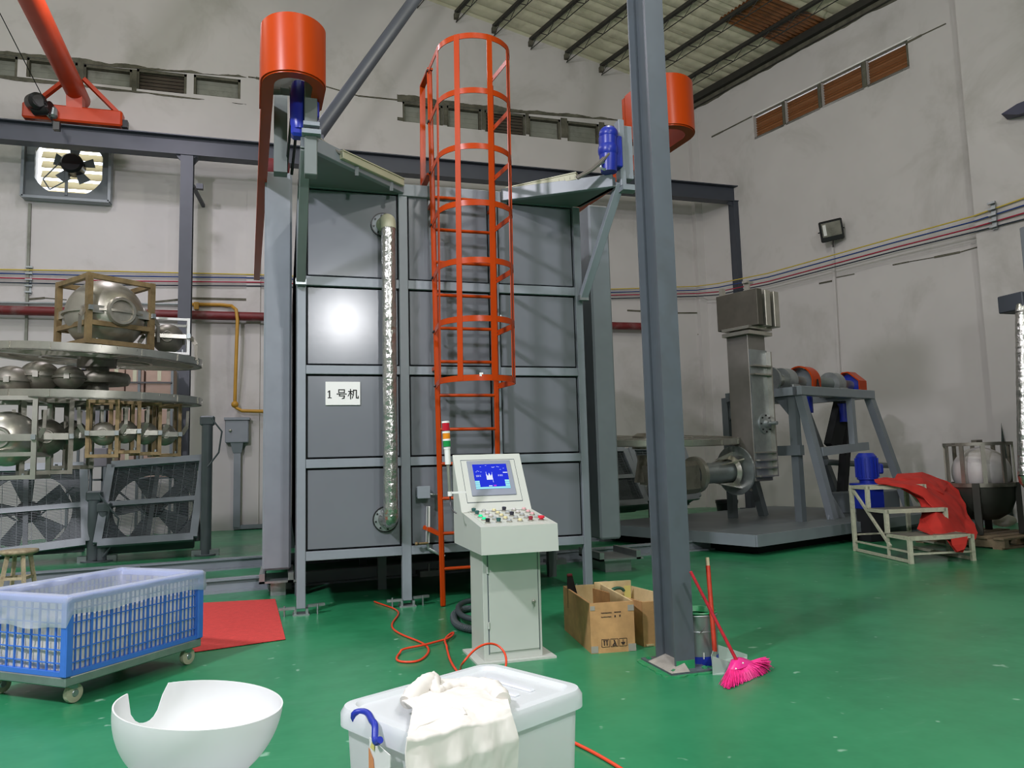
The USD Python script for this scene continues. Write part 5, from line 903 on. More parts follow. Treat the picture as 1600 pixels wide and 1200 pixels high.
ink(.275, .25, .39, .25, .003); ink(.52, .25, .54, .2, .008); ink(.54, .2, .50, .145, .008); ink(.54, .2, .56, .15, .008); ink(.48, .14, .58, .14, .004); ink(.505, .16, .495, .15, .008)
ink(.725, .25, .725, .19, .003); [ink(.725-.045+.008*i, .19-.012*i, .725+.045-.008*i, .19-.012*i, .005) for i in range(4)]
for x in np.linspace(.25, .47, 9): ink(x, .795, x+.018, .795+rng.uniform(-.004, .004), .007)
for x in np.linspace(.55, .68, 6): ink(x, .80, x+.018, .80, .007)
for x in np.linspace(.25, .46, 9): ink(x, .715, x+.017, .715+rng.uniform(-.004, .004), .006)
ink(.55, .72, .58, .72, .012); ink(.66, .725, .69, .725, .012); part(t, 'printed_marks', g, 'ink')
F1 = fl(1003, 1011); R1 = F1+(R0-F0)*1.05+V(.0, .01, 0); hB = at(1000, 941, F1[1])[2]; wbox('second open plywood box half hidden behind the steel column', F1+n1*.015, (R0-F0)*1.05, n2*.62-n1*.16, hB, .014, at(985, 912, 5.1)[2]+.02)
tb2 = stage.GetPrimAtPath('/World/wooden_box_001'); bk = at(965, 925, 5.08); m['handle_dark'] = M('handle_cut', '2f5a44', .8)
g = G(); g.path([bk+V(.05*math.cos(a), -.0, .028*math.sin(a)) for a in np.linspace(.1, math.pi-.1, 12)], .012, 6); part(tb2, 'hand_hole', g, 'handle_dark'); part(tb2, 'yellow_label', G().box(bk+V(.075, -.005, -.01), (.05, .004, .1)), 'label_yellow')
p0, p1 = at(890, 900, 5.15), at(901, 935, 4.9); d = p1-p0; t = thing('hand_saw', 'dark tapered saw blade sticking out of the open plywood box', 'saw', V(p1[0], p1[1], .02)); e = V(.75, .3, 0)
q0, q1 = at(886, 899, 5.06), at(894, 898, 5.06); q2, q3 = at(888, 950, 5.06), at(912, 965, 5.06); part(t, 'blade', G().poly3([q0, q1, q3, q2], .006, V(0, 1, 0)), 'black'); part(t, 'tip_grip', G().box((q0+q1)/2+V(0, 0, .0), (.04, .02, .02), None, .006), 'dark_red')
# ================================================================== BUCKET, DUSTPAN, BROOM
c = fl(1092, 1034); rB = .115; t = thing('metal_bucket', 'galvanised metal paint bucket with green rim behind the steel column', 'bucket', c); hb = at(1097, 951, c[1])[2]
part(t, 'body', G().lathe([(0, .004), (rB*.97, 0), (rB, .01), (rB, hb*.62), (rB+.004, hb*.64), (rB, hb*.66), (rB, hb*.9), (rB+.005, hb*.93), (rB, hb*.95)], c, n=40), 'galv', smooth=35); part(t, 'rim', G().lathe([(rB-.01, hb*.6), (rB-.006, hb*.95), (rB, hb*.95), (rB+.007, hb*.98), (rB+.003, hb), (rB-.004, hb*.99), (rB-.02, hb*.9)], c, n=40), 'greenpaint', smooth=40); part(t, 'base_band', G().lathe([(rB+.001, .005), (rB+.001, .055)], c, n=40), 'blue', label='dark blue band'); bl_ = at(1103, 1024, c[1]-.1); part(t, 'label_tag', G().box(at(1103, 1024, c[1]-.105), (.045, .006, .036), RZ(.3)), 'white'); part(t, 'lug', G().box(at(1104, 975, c[1]-.1), (.025, .02, .025), RZ(.3), .006), 'steel'); part(t, 'paint_surface', G().lathe([(0, hb*.86), (rB-.008, hb*.86)], c, n=32), 'greenpaint')
g = G(); g.path([at(1103, 975, c[1]-.11), at(1098, 985, c[1]-.115), at(1091, 992, c[1]-.115)], .0025, 5); part(t, 'wire_handle', g, 'galv')
Pd = [fl(1113, 1056), fl(1166, 1056), fl(1150, 1032), fl(1112, 1040)]; z1, z2 = at(1111, 1022, Pd[0][1])[2], .10
c = (Pd[0]+Pd[1])/2; t = thing('dustpan', 'grey plastic dustpan with red stick handle leaning by the bucket', 'dustpan', c)
a, b = fl(1114, 1055), fl(1160, 1054); a[2] = b[2] = .0; bk_ = V(.06, .16, 0); h1, h2 = .125, .03
m['panplastic'] = M('grey_green_plastic', 'a4b5ac', .4)
q0 = at(1111, 1024, a[1]+.02); A0, A1 = a, V(q0[0], q0[1], q0[2]); B0, B1 = b+V(.02, 0, 0), b+V(.03, .01, .03); Lb, Lt = at(1120, 1032, a[1]+.2), at(1118, 1006, a[1]+.22); Rt = at(1168, 1030, a[1]+.24); Lb[2] = .02
g = G(); g.poly3([A0, A1, B1, B0], .005, (0, 1, 0)); g.hull([A1, A1+V(.004, 0, 0), Lt, Lt+V(.004, 0, 0), A0, A0+V(.004, 0, 0), Lb, Lb+V(.004, 0, 0)]); part(t, 'side', g, 'panplastic')
g = G(); g.hull([Lt, Lb, Rt, V(Rt[0], Rt[1], .02), Lt+V(0, .005, 0), Lb+V(0, .005, 0), Rt+V(0, .005, 0), V(Rt[0], Rt[1]+.005, .02)]); part(t, 'back', g, 'panplastic'); g = G(); g.hull([A0, B0, Lb, V(Rt[0], Rt[1], .0), A0+V(0, 0, .006), B0+V(0, 0, .006), Lb+V(0, 0, .0), V(Rt[0], Rt[1], .008)]); part(t, 'pan', g, 'panplastic')
s0_, s1_ = at(1117, 1018, a[1]+.1), at(1105, 871, a[1]+.2); dd = unit(s1_-s0_); part(t, 'handle', G().tube(s0_, s0_+dd*np.linalg.norm(s1_-s0_)*.91, .0135, 14), 'orangestick', smooth=40); part(t, 'handle_end', G().tube(s0_+dd*np.linalg.norm(s1_-s0_)*.9, s1_, .0115, 12), 'oldwood')
t = thing('broom', 'bright pink plastic broom with red stick propped against the column', 'broom', fl(1160, 1060)); h0, h1_ = at(1152, 1034, 3.74), at(1079, 893, 3.80); part(t, 'stick', G().tube(h0, h1_, .0095, 14, .0085), 'redstick', smooth=40)
tl, tr, bl_, br_ = at(1146, 1034, 3.72), at(1165, 1031, 3.76), fl(1131, 1073, .006), fl(1203, 1044, .006); g = G(); P = np.array([[tl, (tl+tr)/2+V(0, -.012, .012), tr], [at(1140, 1049, 3.68), at(1158, 1045, 3.68), at(1178, 1036, 3.76)]]); g.hull(list(P.reshape(-1, 3))+[p+V(.015, .045, .0) for p in P.reshape(-1, 3)]); m['pinkcap'] = M('pink_cap', 'e8308e', .3); part(t, 'cap', g, 'pinkcap', smooth=50); part(t, 'rivet', G().ball(at(1150, 1045, 3.66), .005, 1).ball(at(1161, 1036, 3.68), .005, 1), 'white')
g = G(); r_ = np.random.default_rng(11)
for k in range(1500):
    s, d_ = r_.random(), r_.random()-.5; p = (at(1141, 1046, 3.69)*(1-s)+at(1180, 1034, 3.76)*s)+V(.01, .04, 0)*(d_+.3); q1 = bl_*(1-s)+br_*s+V(.02, .085, 0)*d_+V(*(r_.normal(0, .006, 3))); q1[2] = max(q1[2]+(s > .9)*r_.random()*.06, .003); md = (p+q1)/2+V(0, -.012, .008)*r_.random(); g.path([p, md, q1], [.0016, .0019, .0013], 3, caps=False)
part(t, 'bristle', g, 'pink', smooth=False, kind='stuff')
# ================================================================== RIGHT CARRIAGE
ZD = .26; a0 = fl(1181, 836, ZD); ang = math.radians(20); u = V(math.cos(ang), math.sin(ang), 0); v = V(-u[1], u[0], 0); z = V(0, 0, 1)
A0 = V(a0[0], a0[1], 0); Rp = np.stack([u, v, z], 1); W = lambda x, y, h=0.: A0+u*x+v*y+z*h
c_l = fl(1078, 798, ZD); Lv = 2.9; Lu = 4.6
t = CT = thing('arm_carriage', 'grey A-frame drive carriage with chequer deck on the right rails', 'machine', W(2.4, 1.5))
g = G(); g.box(W(Lu/2, Lv/2, ZD-.03), (Lu, Lv, .06), Rp, .004); part(t, 'deck', g, 'frame_dk'); part(t, 'deck_skirt', G().bar(W(0, -.01, ZD-.07), W(Lu, -.01, ZD-.07), .02, .14, v).bar(W(-.01, 0, ZD-.07), W(-.01, Lv, ZD-.07), .02, .14, u), 'frame')
part(t, 'chassis', G().box(W(Lu/2+.1, Lv/2+.05, .10), (Lu-.4, Lv-.3, .20), Rp), 'dark')  # near-black colour stands in for the shadow gap under the deck
fv = lambda px, py, yv: on(px, py, W(0, yv), v)                     # a pixel on the vertical plane at depth yv of the carriage
fu = lambda px, py, xu: on(px, py, W(xu, 0), u)
v0 = .5

LT, RT_, LB, RB = fv(1249, 616, v0), fv(1356, 612, v0), fv(1300, 794, v0), fv(1420, 786, v0); zt_ = (LT[2]+RT_[2])/2; LT[2] = RT_[2] = zt_; LB[2] = RB[2] = ZD
part(t, 'leg', G().bar(LT, LB, .11, .11, u), 'frame'); part(t, 'leg', G().bar(RT_, RB, .11, .11, u), 'frame'); part(t, 'top_beam', G().bar(LT-u*.06, RT_+u*.08, .14, .13, v, .006), 'frame')
part(t, 'cross_beam', G().bar(fv(1281, 706, v0), fv(1353, 697, v0), .1, .12, v), 'frame'); part(t, 'front_post', G().bar(fv(1328, 620, v0), fv(1334, 698, v0), .09, .09, v), 'frame')
part(t, 'foot_gusset', G().poly3([LB+u*.02+z*.36, LB+u*.34, LB-u*.1], .02, v), 'frame')
dv = 1.15                                                            # the rear pair of legs, one frame width further
for s_ in (LT, RT_): part(t, 'tie_beam', G().bar(s_, s_+v*dv, .12, .12), 'frame')
for a, b in ((LT, LB), (RT_, RB)): part(t, 'leg', G().bar(a+v*dv, b+v*dv, .11, .11, u), 'frame_dk')
part(t, 'top_beam', G().bar(LT+v*dv-u*.06, RT_+v*dv+u*.08, .14, .13, v), 'frame_dk'); part(t, 'cross_beam', G().bar(fv(1281, 706, v0)+v*dv, fv(1353, 697, v0)+v*dv, .1, .12, v), 'frame_dk')
pb = V(LT[0], LT[1], 0)
for k, yv in enumerate((0.12, dv+.12)): part(t, 'end_post', G().bar(pb+v*yv+z*ZD+u*.03, LT+v*yv+u*.03, .11, .11, u), 'frame_dk')
part(t, 'end_beam', G().bar(pb+z*(zt_*.60)-u*.02, pb+v*dv+z*(zt_*.60)-u*.02, .1, .14), 'frame_dk'); 
for yv, s in ((0.12, 1), (dv+.12, -1)): part(t, 'corner_gusset', G().poly3([LT+v*(yv)-z*.05, LT+v*(yv+s*.3)-z*.05, LT+v*yv-z*.42], .03, u), 'frame_dk')
part(t, 'motor_bed', G().box(V(*fv(1350, 780, v0+.4)[:2], ZD+.16), (1.1, .6, .32), Rp, .01), 'frame_dk'); part(t, 'drive_belt_guard', G().bar(fv(1318, 620, v0+.6), fv(1300, 700, v0+.6), .3, .12, u).bar(fv(1325, 640, v0+.7), fv(1316, 770, v0+.7), .14, .12, u), 'dark')
part(t, 'pipe_run', G().tube(fv(1290, 722, v0+.8), fv(1400, 728, v0+.8), .05, 10), 'frame_dk')
# shafts, bearings, guards along the top
yS = v0+.5; axp = lambda px, py: fv(px, py, yS); s0_, s1_ = axp(1200, 597), axp(1338, 591); s1_[2] = s0_[2]; sa = s0_; zS = zt_+.21
S_ = lambda x: V(*(A0+u*x+v*yS)[:2], zS); xo = lambda px: ((axp(px, 597)-A0)@u)
part(t, 'main_shaft', G().tube(S_(xo(1203)), S_(xo(1336)), .085, 24), 'steel', smooth=40); part(t, 'sleeve', G().tube(S_(xo(1270)), S_(xo(1298)), .10, 24), 'green_grey', smooth=40)
part(t, 'shaft_flange', G().lathe([(.05, -.04), (.19, -.04), (.19, 0), (.05, 0)], S_(xo(1204)), u, 30).lathe([(.19, -.04), (.09, .1)], S_(xo(1204)), u, 30), 'galv', smooth=30)
for px in (1226, 1301): 
    c = S_(xo(px)); part(t, 'bearing_housing', G().lathe([(.08, -.12), (.185, -.12), (.185, .08), (.08, .08)], c, u, 36), 'galv', smooth=35); part(t, 'bearing_foot', G().box(c-z*.14, (.2, .4, .14), Rp, .01).box(c-v*.24-z*.15, (.12, .12, .07), Rp), 'galv')
for px, R, nm in ((1254, .215, 'A'), (1328, .20, '')):
    c = S_(xo(px)); part(t, 'gear_wheel', G().lathe([(.08, -.04), (R*.92, -.04), (R*.95, 0), (R*.92, .04), (.08, .04)], c+u*.02, u, 40), 'frame_dk' if nm else 'blue', smooth=35); o = G()
    if nm: th = np.linspace(-.15, math.pi+.15, 33); pr2 = [v*math.cos(a)*R*1.12+z*math.sin(a)*R*1.12 for a in th]; pr2 = [pr2[0]-z*(.2)]+pr2+[pr2[-1]-z*.2]
    else: pr2 = [-v*R*1.1-z*.2, -v*R*1.1+z*.06, -v*R*.2+z*R*1.1, v*R*.35+z*R*1.1, v*R*1.1+z*.06, v*R*1.1-z*.2]
    if nm: pr2 = pr2[::-1]
    w_ = .11; o.grid(np.array([[c+p-u*w_ for p in pr2], [c+p+u*w_ for p in pr2]]), .02); gp = part(t, 'gear_guard', o, 'orange', smooth=40, label='orange gear guard marked A' if nm else 'orange gear guard with slanted side')
    if nm:
        f0 = c-v*(R*1.12+.012)-z*.02; g = G(); e_ = u
        for (x0, y0), (x1, y1) in (((-.055, -.17), (0, .04)), ((0, .04), (.055, -.17)), ((-.034, -.09), (.034, -.09))): p, q = f0+e_*x0+z*y0, f0+e_*x1+z*y1; g.bar(p, q, .022, .006, np.cross(unit(q-p), v))
        part(gp, 'letter', g, 'black', label='black letter A')
for px, py in ((1258, 625), (1320, 640)): c = fv(px, py, yS); part(t, 'under_motor', G().lathe([(0, -.15), (.11, -.15), (.11, .15), (0, .15)], c-z*.05, z, 24), 'blue', smooth=35)
# hanging arm: column, counterweights, boom and gear foot
xa = xo(1192); yl, yr = yS+.05, yS-.30
ctop, cbot = fv(1186, 520, yS-.3)[2], fv(1186, 752, yS-.3)[2]; xf = (fv(1172, 600, yr)-A0)@u; xw = (fv(1199, 600, yr)-A0)@u-xf
t = thing('arm_column', 'tall brownish steel arm column with ribs hanging from the drive shaft', 'machine arm', W(xf+xw/2, yS, cbot))
part(t, 'column', G().bx((0, 0, 0), (.001, .001, .001)) if False else G().box(W(xf+xw/2, (yl+yr)/2, (ctop+cbot)/2), (xw, yl-yr, ctop-cbot), Rp, .006), M('warm_steel', '85817c', .38, .5, var=.15, scale=3))
part(t, 'front_plate', G().box(W(xf+xw/2, yr-.012, (ctop+cbot)/2-.1), (xw*.98, .02, ctop-cbot-.3), Rp), 'galv')
part(t, 'edge_rib', G().box(W(xf+xw-.012, yr-.05, (ctop+cbot)/2-.1), (.024, .09, ctop-cbot-.35), Rp), 'steel')
g = G()
for py in (573, 586, 707, 719, 731, 744): zz = fv(1186, py, yr)[2]; g.box(W(xf+xw/2, yr-.05, zz), (xw, .09, .02), Rp)
part(t, 'rib', g, 'steel'); part(t, 'column_head', G().box(W(xf+xw*.5, (yl+yr)/2-.03, ctop-.02), (xw*1.35, yl-yr+.1, .05), Rp).box(W(xf+xw*.5, (yl+yr)/2-.03, ctop+.05), (xw*1.35, yl-yr+.1, .04), Rp), 'steel')
zc_ = fv(1188, 662, yr)[2]; part(t, 'round_flange', G().lathe([(0, 0), (.14, 0), (.14, .02), (.06, .03), (.05, .08), (.024, .09), (.024, .2), (0, .2)], W(xf+xw*.62, yr-.02, zc_), -v, 32), 'galv', smooth=35); g = G()
for k in range(8): a = k*math.pi/4; g.tube(W(xf+xw*.62, yr-.045, zc_)+u*.112*math.cos(a)+z*.112*math.sin(a), W(xf+xw*.62, yr-.055, zc_)+u*.112*math.cos(a)+z*.112*math.sin(a), .013, 6)
part(t, 'bolt', g, 'black', kind='stuff')
wt, wb_ = fv(1180, 457, yr)[2], fv(1180, 512, yr)[2]; t2 = thing('counterweight', 'stack of dark square counterweight plates on top of the arm column', 'weight', W(xf, yS, ctop)); hy = .34
for k, (xc, mt_) in enumerate(((-.02, 'dark_steel'), (.17, 'steel'), (.37, 'steel'))):
    m.setdefault('dark_steel', M('dark_plate', '5a564e', .5, .5, var=.15) if 'dark_steel' not in m else None)
    part(t2, 'weight_plate', G().box(W(xf+xw*.2+xc, yr+.15, (wt+wb_)/2), (.12, 2*hy, wt-wb_), Rp, .006), mt_)
part(t2, 'spacer', G().box(W(xf+xw*.2+.17, yr+.17, (wt+wb_)/2), (.4, 2*hy-.3, (wt-wb_)*.9), Rp), 'dark'); part(t2, 'neck', G().box(W(xf+xw*.45, yr+.17, (ctop+wb_)/2+.03), (xw*.7, .3, wb_-ctop+.1), Rp), 'steel_d')
zz = wt+.14; part(t2, 'lug', G().bar(W(xf+xw*.2+.05, yr+.05, wt-.05), W(xf+xw*.2+.05, yr+.05, zz), .08, .03, v).box(W(xf+xw*.2+.07, yr+.05, zz), (.15, .08, .03), Rp), 'steel'); part(t2, 'lug', G().box(W(xf+xw*.2-.02, yr+.42, wt+.04), (.08, .05, .14), Rp), 'steel')
# boom to the right spider
g0 = fv(1165, 734, yS); g1 = at(1082, 742, g0[1]-.25)
t = thing('arm_boom', 'grey tubular boom from the arm column foot to the right spider ring', 'machine arm', g1); part(t, 'tube', G().tube(g0, g1, .14, 24), 'galv', smooth=40); d = unit(g0-g1); part(t, 'collar', G().lathe([(.17, 0), (.24, .02), (.24, .08), (.17, .10)], g1, d, 24).lathe([(.17, 0), (.22, .04), (.17, .08)], g0-d*.35, d, 24), 'steel', smooth=30)
e0 = W(xf, yS, 0); part(t, 'end_plate', G().lathe([(0, 0), (.34, 0), (.34, .03), (0, .03)], V(e0[0], e0[1], g0[2])-d*.04, d, 32), 'galv'); g = G()
for a in (.7, 1.6, 2.5, 4.0, 5.2): q_ = math.cos(a)*np.cross(d, z)+math.sin(a)*z; g.hull([g0-d*.6+q_*.17, g0-d*.05+q_*.17, g0-d*.05+q_*.32, g0-d*.6+q_*.17+np.cross(d, q_)*.02, g0-d*.05+q_*.32+np.cross(d, q_)*.02, g0-d*.05+q_*.17+np.cross(d, q_)*.02])
part(t, 'gusset', g, 'steel'); part(t, 'gear_head', G().box(g1-d*.25-z*.02, (.5, .4, .42), np.stack([d, np.cross(z, d), np.cross(d, np.cross(z, d))], 1), .06).hull([g1-d*.1+z*.2, g1-d*.55-z*.3, g1-d*.2-z*.32, g1-d*.6-z*.1, g1-d*.5-z*.2+V(0, .3, 0), g1-d*.2+V(0, .3, -.2)]), 'steel_d')
rc = at(1010, 683.5, 9.75); R9 = 1.27
spider('lone spider ring of bright bars on the right machine behind the steel column', rc, R9, .085, .0, .062, .3, 'steel', 34)
t = thing('ring_pedestal', 'dull steel gear pedestal under the lone right spider ring', 'shaft', V(rc[0], rc[1], g1[2])); part(t, 'stub', G().lathe([(0, 0), (.2, 0), (.14, .3), (.14, rc[2]-g1[2]-.15), (0, rc[2]-g1[2]-.15)], V(rc[0], rc[1], g1[2]-.1), z, 24), 'steel_d'); part(t, 'link', G().bar(V(rc[0], rc[1], g1[2]), g1-d*.3, .26, .26), 'steel_d')
c = at(1135, 775, 12.0); c[2] = 0; t = thing('black_pail', 'black pail on the floor below the boom by the far wall', 'bucket', c); part(t, 'body', G().lathe([(0, 0), (.15, 0), (.19, .36), (.2, .37), (.2, .42), (.18, .42), (.17, .05)], c, n=28), 'black', smooth=35); part(t, 'band', G().lathe([(.152, .01), (.168, .16)], c, n=28), 'green_grey')
# ================================================================== STEP STOOL, RED CLOTH, MOTOR
a, b, c = fl(1337, 861), fl(1424, 881), fl(1521, 876); e1, e2 = (c-b), (a-b); n1, n2 = unit(e1), unit(e2); w = np.linalg.norm(e1); d = np.linalg.norm(e2); h1, h2, h3 = .285, .545, .80
Q = lambda x, y, h=0.: b+n1*x+n2*y+z*h
t = thing('step_stool', 'chipped white three-step metal stool with red cloth thrown over it', 'step stool', b); ys = [0., d*.36, d*.68, d]
def bar(nm, p, q, w_=.045, h_=.035): part(t, nm, G().bar(p, q, w_, h_, None if abs((q-p)[2]) < .9*np.linalg.norm(q-p) else n1), 'step')
for x in (0, w):
    bar('leg', Q(x, 0), Q(x, 0, h1)); bar('leg', Q(x, ys[1], h1), Q(x, ys[1], h2)); bar('leg', Q(x, ys[2], h2), Q(x, ys[2], h3)); bar('leg', Q(x, d), Q(x, d, h3)); bar('base_rail', Q(x, 0, .02), Q(x, d, .02), .03, .03); bar('side_rail', Q(x, 0, .12), Q(x, d, .12), .02, .02); bar('brace', Q(x, ys[1]*.9, h1*.5), Q(x, d*.99, h3-.03), .025, .03); bar('upright', Q(x, ys[1], .02), Q(x, ys[1], h1), .025, .025)
    for k in range(3): bar('tread_rail', Q(x, ys[k], [h1, h2, h3][k]-.02), Q(x, ys[k+1], [h1, h2, h3][k]-.02), .035, .04)
bar('cross_rail', Q(0, 0, .1), Q(w, 0, .1), .02, .02); bar('cross_rail', Q(0, d, .2), Q(w, d, .2), .02, .02)
for k, h in enumerate((h1, h2, h3)): bar('tread_nosing', Q(0, ys[k], h-.02), Q(w, ys[k], h-.02), .035, .045); part(t, 'tread', G().box(Q(w/2, (ys[k]+ys[k+1])/2, h-.004), (w, ys[k+1]-ys[k], .008), np.stack([n1, unit(n2-n1*(n1@n2)), z], 1)), 'step' if k == 2 else 'steel_d')
rows = [[(1366, 749, 7.62), (1380, 746, 7.7), (1398, 747, 7.75), (1402, 740, 7.8), (1440, 738, 7.9), (1478, 750, 7.9), (1496, 760, 7.8)], [(1368, 752, 7.5), (1386, 750, 7.5), (1402, 753, 7.5), (1440, 752, 7.5), (1470, 765, 7.55), (1505, 785, 7.5), (1515, 805, 7.3)],
        [(1372, 757, 7.4), (1395, 756, 7.35), (1420, 758, 7.3), (1450, 764, 7.25), (1476, 785, 7.2), (1508, 820, 7.1), (1529, 832, 7.0)], [(1380, 758, 7.4), (1410, 764, 7.3), (1440, 774, 7.2), (1462, 790, 7.1), (1490, 818, 6.95), (1512, 838, 6.85), (1526, 842, 6.85)],
        [(1400, 761, 7.5), (1425, 770, 7.4), (1450, 783, 7.2), (1460, 802, 7.0), (1475, 826, 6.8), (1500, 845, 6.7), (1515, 842, 6.7)], [(1440, 783, 7.35), (1447, 790, 7.25), (1440, 812, 7.1), (1452, 826, 6.9), (1470, 838, 6.7), (1492, 850, 6.62), (1512, 848, 6.6)], [(1444, 800, 7.25), (1436, 812, 7.1), (1433, 826, 6.95), (1450, 834, 6.75), (1478, 842, 6.62), (1494, 862, 6.55), (1506, 862, 6.5)]]
P = loft([[at(*p) for p in r_] for r_ in rows], 110, 110); nz = meshkit.fbm(P*4, 2, 21)-.5; P = P+nz[..., None]*V(.03, -.05, .03); t2 = thing('red_cloth', 'red cloth thrown over the white step stool and hanging down', 'cloth', P[-1, -1]); part(t2, 'sheet', G().grid(P, .006), 'redcloth', smooth=60)
P2 = loft([[at(*p) for p in r_] for r_ in ([(1402, 741, 7.75), (1440, 738, 7.85), (1480, 752, 7.85)], [(1400, 748, 7.55), (1440, 746, 7.6), (1478, 763, 7.6)], [(1404, 756, 7.48), (1442, 757, 7.45), (1474, 772, 7.4)])], 40, 24); P2 = P2+(meshkit.fbm(P2*6, 2, 3)-.5)[..., None]*V(0, -.05, .03); part(t2, 'folded_edge', G().grid(P2, .01), 'redcloth', smooth=60)
P3 = loft([[at(*p) for p in r_] for r_ in ([(1486, 842, 6.55), (1512, 838, 6.55)], [(1488, 852, 6.5), (1510, 850, 6.48)], [(1496, 862, 6.48), (1507, 858, 6.46)])], 14, 24); part(t2, 'hanging_corner', G().grid(P3, .006), 'redcloth', smooth=60)
c = at(1355, 740, 8.6); zb_ = at(1352, 756, 8.6)[2]; t = thing('blue_motor', 'blue upright electric motor behind the white step stool', 'motor', V(c[0], c[1], 0)); r = .135
part(t, 'body', G().lathe([(0, zb_+.42), (r*.7, zb_+.42), (r, zb_+.37), (r, zb_+.06), (r*.8, zb_+.05), (r*.8, zb_)], V(c[0], c[1], 0), z, 28), 'blue', smooth=35); part(t, 'flange', G().lathe([(0, zb_-.03), (r*1.75, zb_-.03), (r*1.75, zb_+.01), (0, zb_+.01)], V(c[0], c[1], 0), z, 24), 'blue'); g = G()
for k in range(18): an = k*math.pi/9; g.box(V(c[0], c[1], zb_+.22)+V(math.cos(an), math.sin(an), 0)*(r+.006), (.02, .008, .26), RZ(an))
part(t, 'cooling_fin', g, 'blue', kind='stuff'); part(t, 'terminal_box', G().box(V(c[0]+r+.02, c[1]-.04, zb_+.2), (.08, .14, .14), None, .02), 'blue'); part(t, 'gearbox', G().bx((c[0]-.13, c[1]-.12, zb_-.36), (c[0]+.17, c[1]+.16, zb_-.03), .03), 'blue'); part(t, 'pedestal', G().bx((c[0]-.12, c[1]-.12, 0), (c[0]+.12, c[1]+.12, zb_-.34)), 'dark')
# ================================================================== ROUND MOULD ON A PALLET
c = at(1527, 700, 7.75); cx_, cy_ = c[0], c[1]; Rm = .395; zt_ = at(1527, 691, 7.4)[2]; cc = lambda zz: V(cx_, cy_, zz)
t = thing('wooden_pallet', 'rough wooden pallet under the round mould at right', 'pallet', cc(0)); ap = .18; RP = RZ(ap); ph = .135
for k in range(6): part(t, 'plank', G().box(cc(ph-.012)+RP@V(0, -.52+.208*k, 0), (1.2, .13+.02*(k % 2), .024), RP, .003), 'pallet')
for k in range(3):
    part(t, 'bearer', G().box(cc(ph-.07)+RP@V(-.54+.54*k, 0, 0), (.09, 1.16, .092), RP), 'pallet'); part(t, 'runner', G().box(cc(.012)+RP@V(0, -.5+.5*k, 0), (1.2, .11, .024), RP), 'pallet')
t = thing('round_mould', 'dark round mould in a slatted ring frame on the pallet', 'mould', cc(ph)); zm = at(1500, 757, 7.45)[2]
part(t, 'top_ring', G().ring(cc(zt_-.04), Rm, .035, .04, 64), 'alu', smooth=40); part(t, 'mid_ring', G().ring(cc(zm-.05), Rm+.005, .05, .05, 64), 'steel_d', smooth=40); m['dark_bowl'] = M('dark_bowl', '3a3a34', .55, .4, var=.25, scale=3)
part(t, 'bowl', G().lathe([(Rm-.01, zm-ph-.04), (Rm-.02, .42), (Rm*.8, .26), (Rm*.45, .17), (0, .15)], cc(ph), z, 48), 'dark_bowl', smooth=40)
for k in range(10): an = .25+k*2*math.pi/10; dd = V(math.cos(an), math.sin(an), 0); part(t, 'slat', G().bar(cc(zm-.04)+dd*(Rm-.01), cc(zt_-.02)+dd*(Rm-.01), .05, .02, V(-dd[1], dd[0], 0)), 'alu')
for k in range(4): an = .6+k*math.pi/2; dd = V(math.cos(an), math.sin(an), 0); part(t, 'leg', G().bar(cc(ph)+dd*(Rm+.01), cc(zm)+dd*(Rm+.01), .08, .06, V(-dd[1], dd[0], 0)), 'dark_bowl')
part(t, 'shell', G().ball(cc(zm+.13)+V(.05, .02, 0), Rm*.86, 4, (1, 1, .95)), M('pale_shell', 'c4c0be', .5), smooth=60); part(t, 'cross_strap', G().bar(cc(zt_-.01)-V(Rm, 0, 0), cc(zt_-.01)+V(Rm, 0, 0), .05, .02).bar(cc(zt_-.01)-V(0, Rm, 0), cc(zt_-.01)+V(0, Rm, 0), .05, .02).box(cc(zt_+.01), (.1, .08, .05)), 'steel_d')
g = G(); g.path([cc(zm+.12)+Rm*.79*V(math.sin(a)*.35, -math.cos(a)*.93, math.sin(a)*.9) for a in np.linspace(0, 1.3, 12)], .012, 5); g.path([cc(zm+.12)+Rm*.79*V(.35+.3*math.sin(a), -.9*math.cos(a), math.sin(a)*.75) for a in np.linspace(.1, 1.2, 12)], .01, 5); part(t, 'strap', g, 'black')
c = fl(1572, 842); g = G().ball(c+V(0, 0, .24), .16, 3, (1.1, .7, .5)); solo('white_sack', 'crumpled pale sack lying on the pallet behind the round mould', 'sack', g, 'bag')
m['spike'] = M('dark_spike', '26322e', .6); p = at(1568, 660, 9.6); q_ = at(1568, 700, 9.6); t = thing('dark_post', 'dark pointed post standing behind the round mould', 'post', V(q_[0], 9.6, 0)); part(t, 'shaft', G().lathe([(.0, p[2]), (.035, q_[2]-.05), (.05, 0), (0, 0)], V(q_[0], 9.6, 0), z, 12), 'spike')
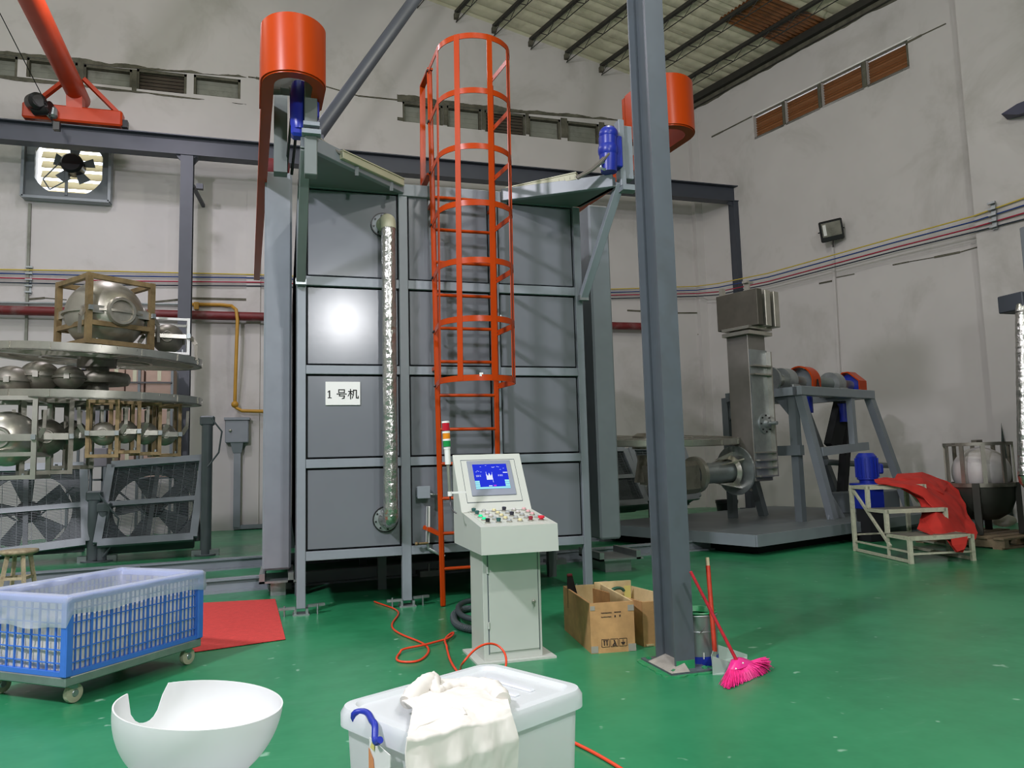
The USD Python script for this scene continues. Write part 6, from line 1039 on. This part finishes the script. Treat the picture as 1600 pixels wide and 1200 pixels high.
# ================================================================== NEXT OVEN JUST OUTSIDE THE PICTURE AT RIGHT
ed = ray(1606, 700); ed = ed/ed[1]; x6 = ed[0]*6.2
t = thing('second_oven', 'grey second oven at the right picture edge, mostly outside the picture', 'oven', (x6+1.4, 4.4, 0)); part(t, 'body', G().bx((x6+.05, 2.6, .45), (x6+2.9, 6.1, 3.6), .01), 'oven')
for x in (x6+.1, x6+2.8):
    for y in (2.7, 6.0): part(t, 'leg', G().bx((x-.05, y-.05, 0), (x+.05, y+.05, .46)), 'frame')
P0, P1 = at(1597, 488, 6.15), at(1601, 742, 6.15); n = 70; k = 20; th = np.arange(k+1)*2*np.pi/k; P = np.zeros((n, k+1, 3))
for i, s in enumerate(np.linspace(0, 1, n)):
    cc_ = P0*(1-s)+P1*s; q_ = np.stack([np.cos(th), np.sin(th), np.full(k+1, s*2)], 1); r = .065*(1+.12*(meshkit.fbm(q_*3.3+9, 3)-.5)+.08*(meshkit.noise(V(2, 1, 1)*s*30)-.5)); P[i] = np.stack([cc_[0]+r*np.cos(th), cc_[1]+r*np.sin(th), np.full(k+1, cc_[2])], 1)
t2 = thing('foil_duct', 'foil wrapped duct at the right picture edge beside the round mould', 'duct', P1); part(t2, 'foil_wrap', G().grid(P[:, ::-1]), 'foil', smooth=50); part(t2, 'elbow', G().path([P0, P0+V(.01, 0, .06), P0+V(.06, 0, .11), P0+V(.2, 0, .13)], .065, 16), 'foil', smooth=40); part(t2, 'elbow', G().path([P1, P1+V(.01, 0, -.06), P1+V(.06, 0, -.11), P1+V(.2, 0, -.13)], .065, 16), 'foil', smooth=40)
a, b = at(1583, 458, 6.2), at(1606, 486, 6.2); t3 = thing('dark_bracket_box', 'dark steel box above the foil duct at the right picture edge', 'box', a); part(t3, 'case', G().bx((a[0], 6.1, b[2]), (b[0]+.1, 6.4, a[2]), .01), 'steel_blue'); part(t3, 'arm', G().bar((b[0], 6.0, (a[2]+b[2])/2), (b[0]+.3, 6.0, (a[2]+b[2])/2), .06, .06), 'steel_blue')

GROUPS = dict(pipe_line='thin pipe lines along the walls', pipe_clamp='clamps of the thin pipe lines', steel_stub='rusty stubs in the far wall', hoist_cover='orange hoist covers on the oven', hoist_motor='blue hoist motors', cable_tray='cream cable trays on the oven top', foil_duct='foil wrapped ducts', floor_rail='long floor rails', spider_ring='spider rings', bare_mould='sphere moulds between the left rings', framed_mould='framed moulds on the left rings', cooling_fan='tilted cooling fans', carton='cartons on the storage rack', storage_tub='frosted storage tubs', air_hose='orange hoses on the floor', wooden_box='open plywood boxes')
for p in stage.GetPrimAtPath('/World').GetChildren():
    n = p.GetName(); n = n[:-4] if n[-3:].isdigit() else n
    if n in GROUPS: p.SetCustomDataByKey('group', GROUPS[n])
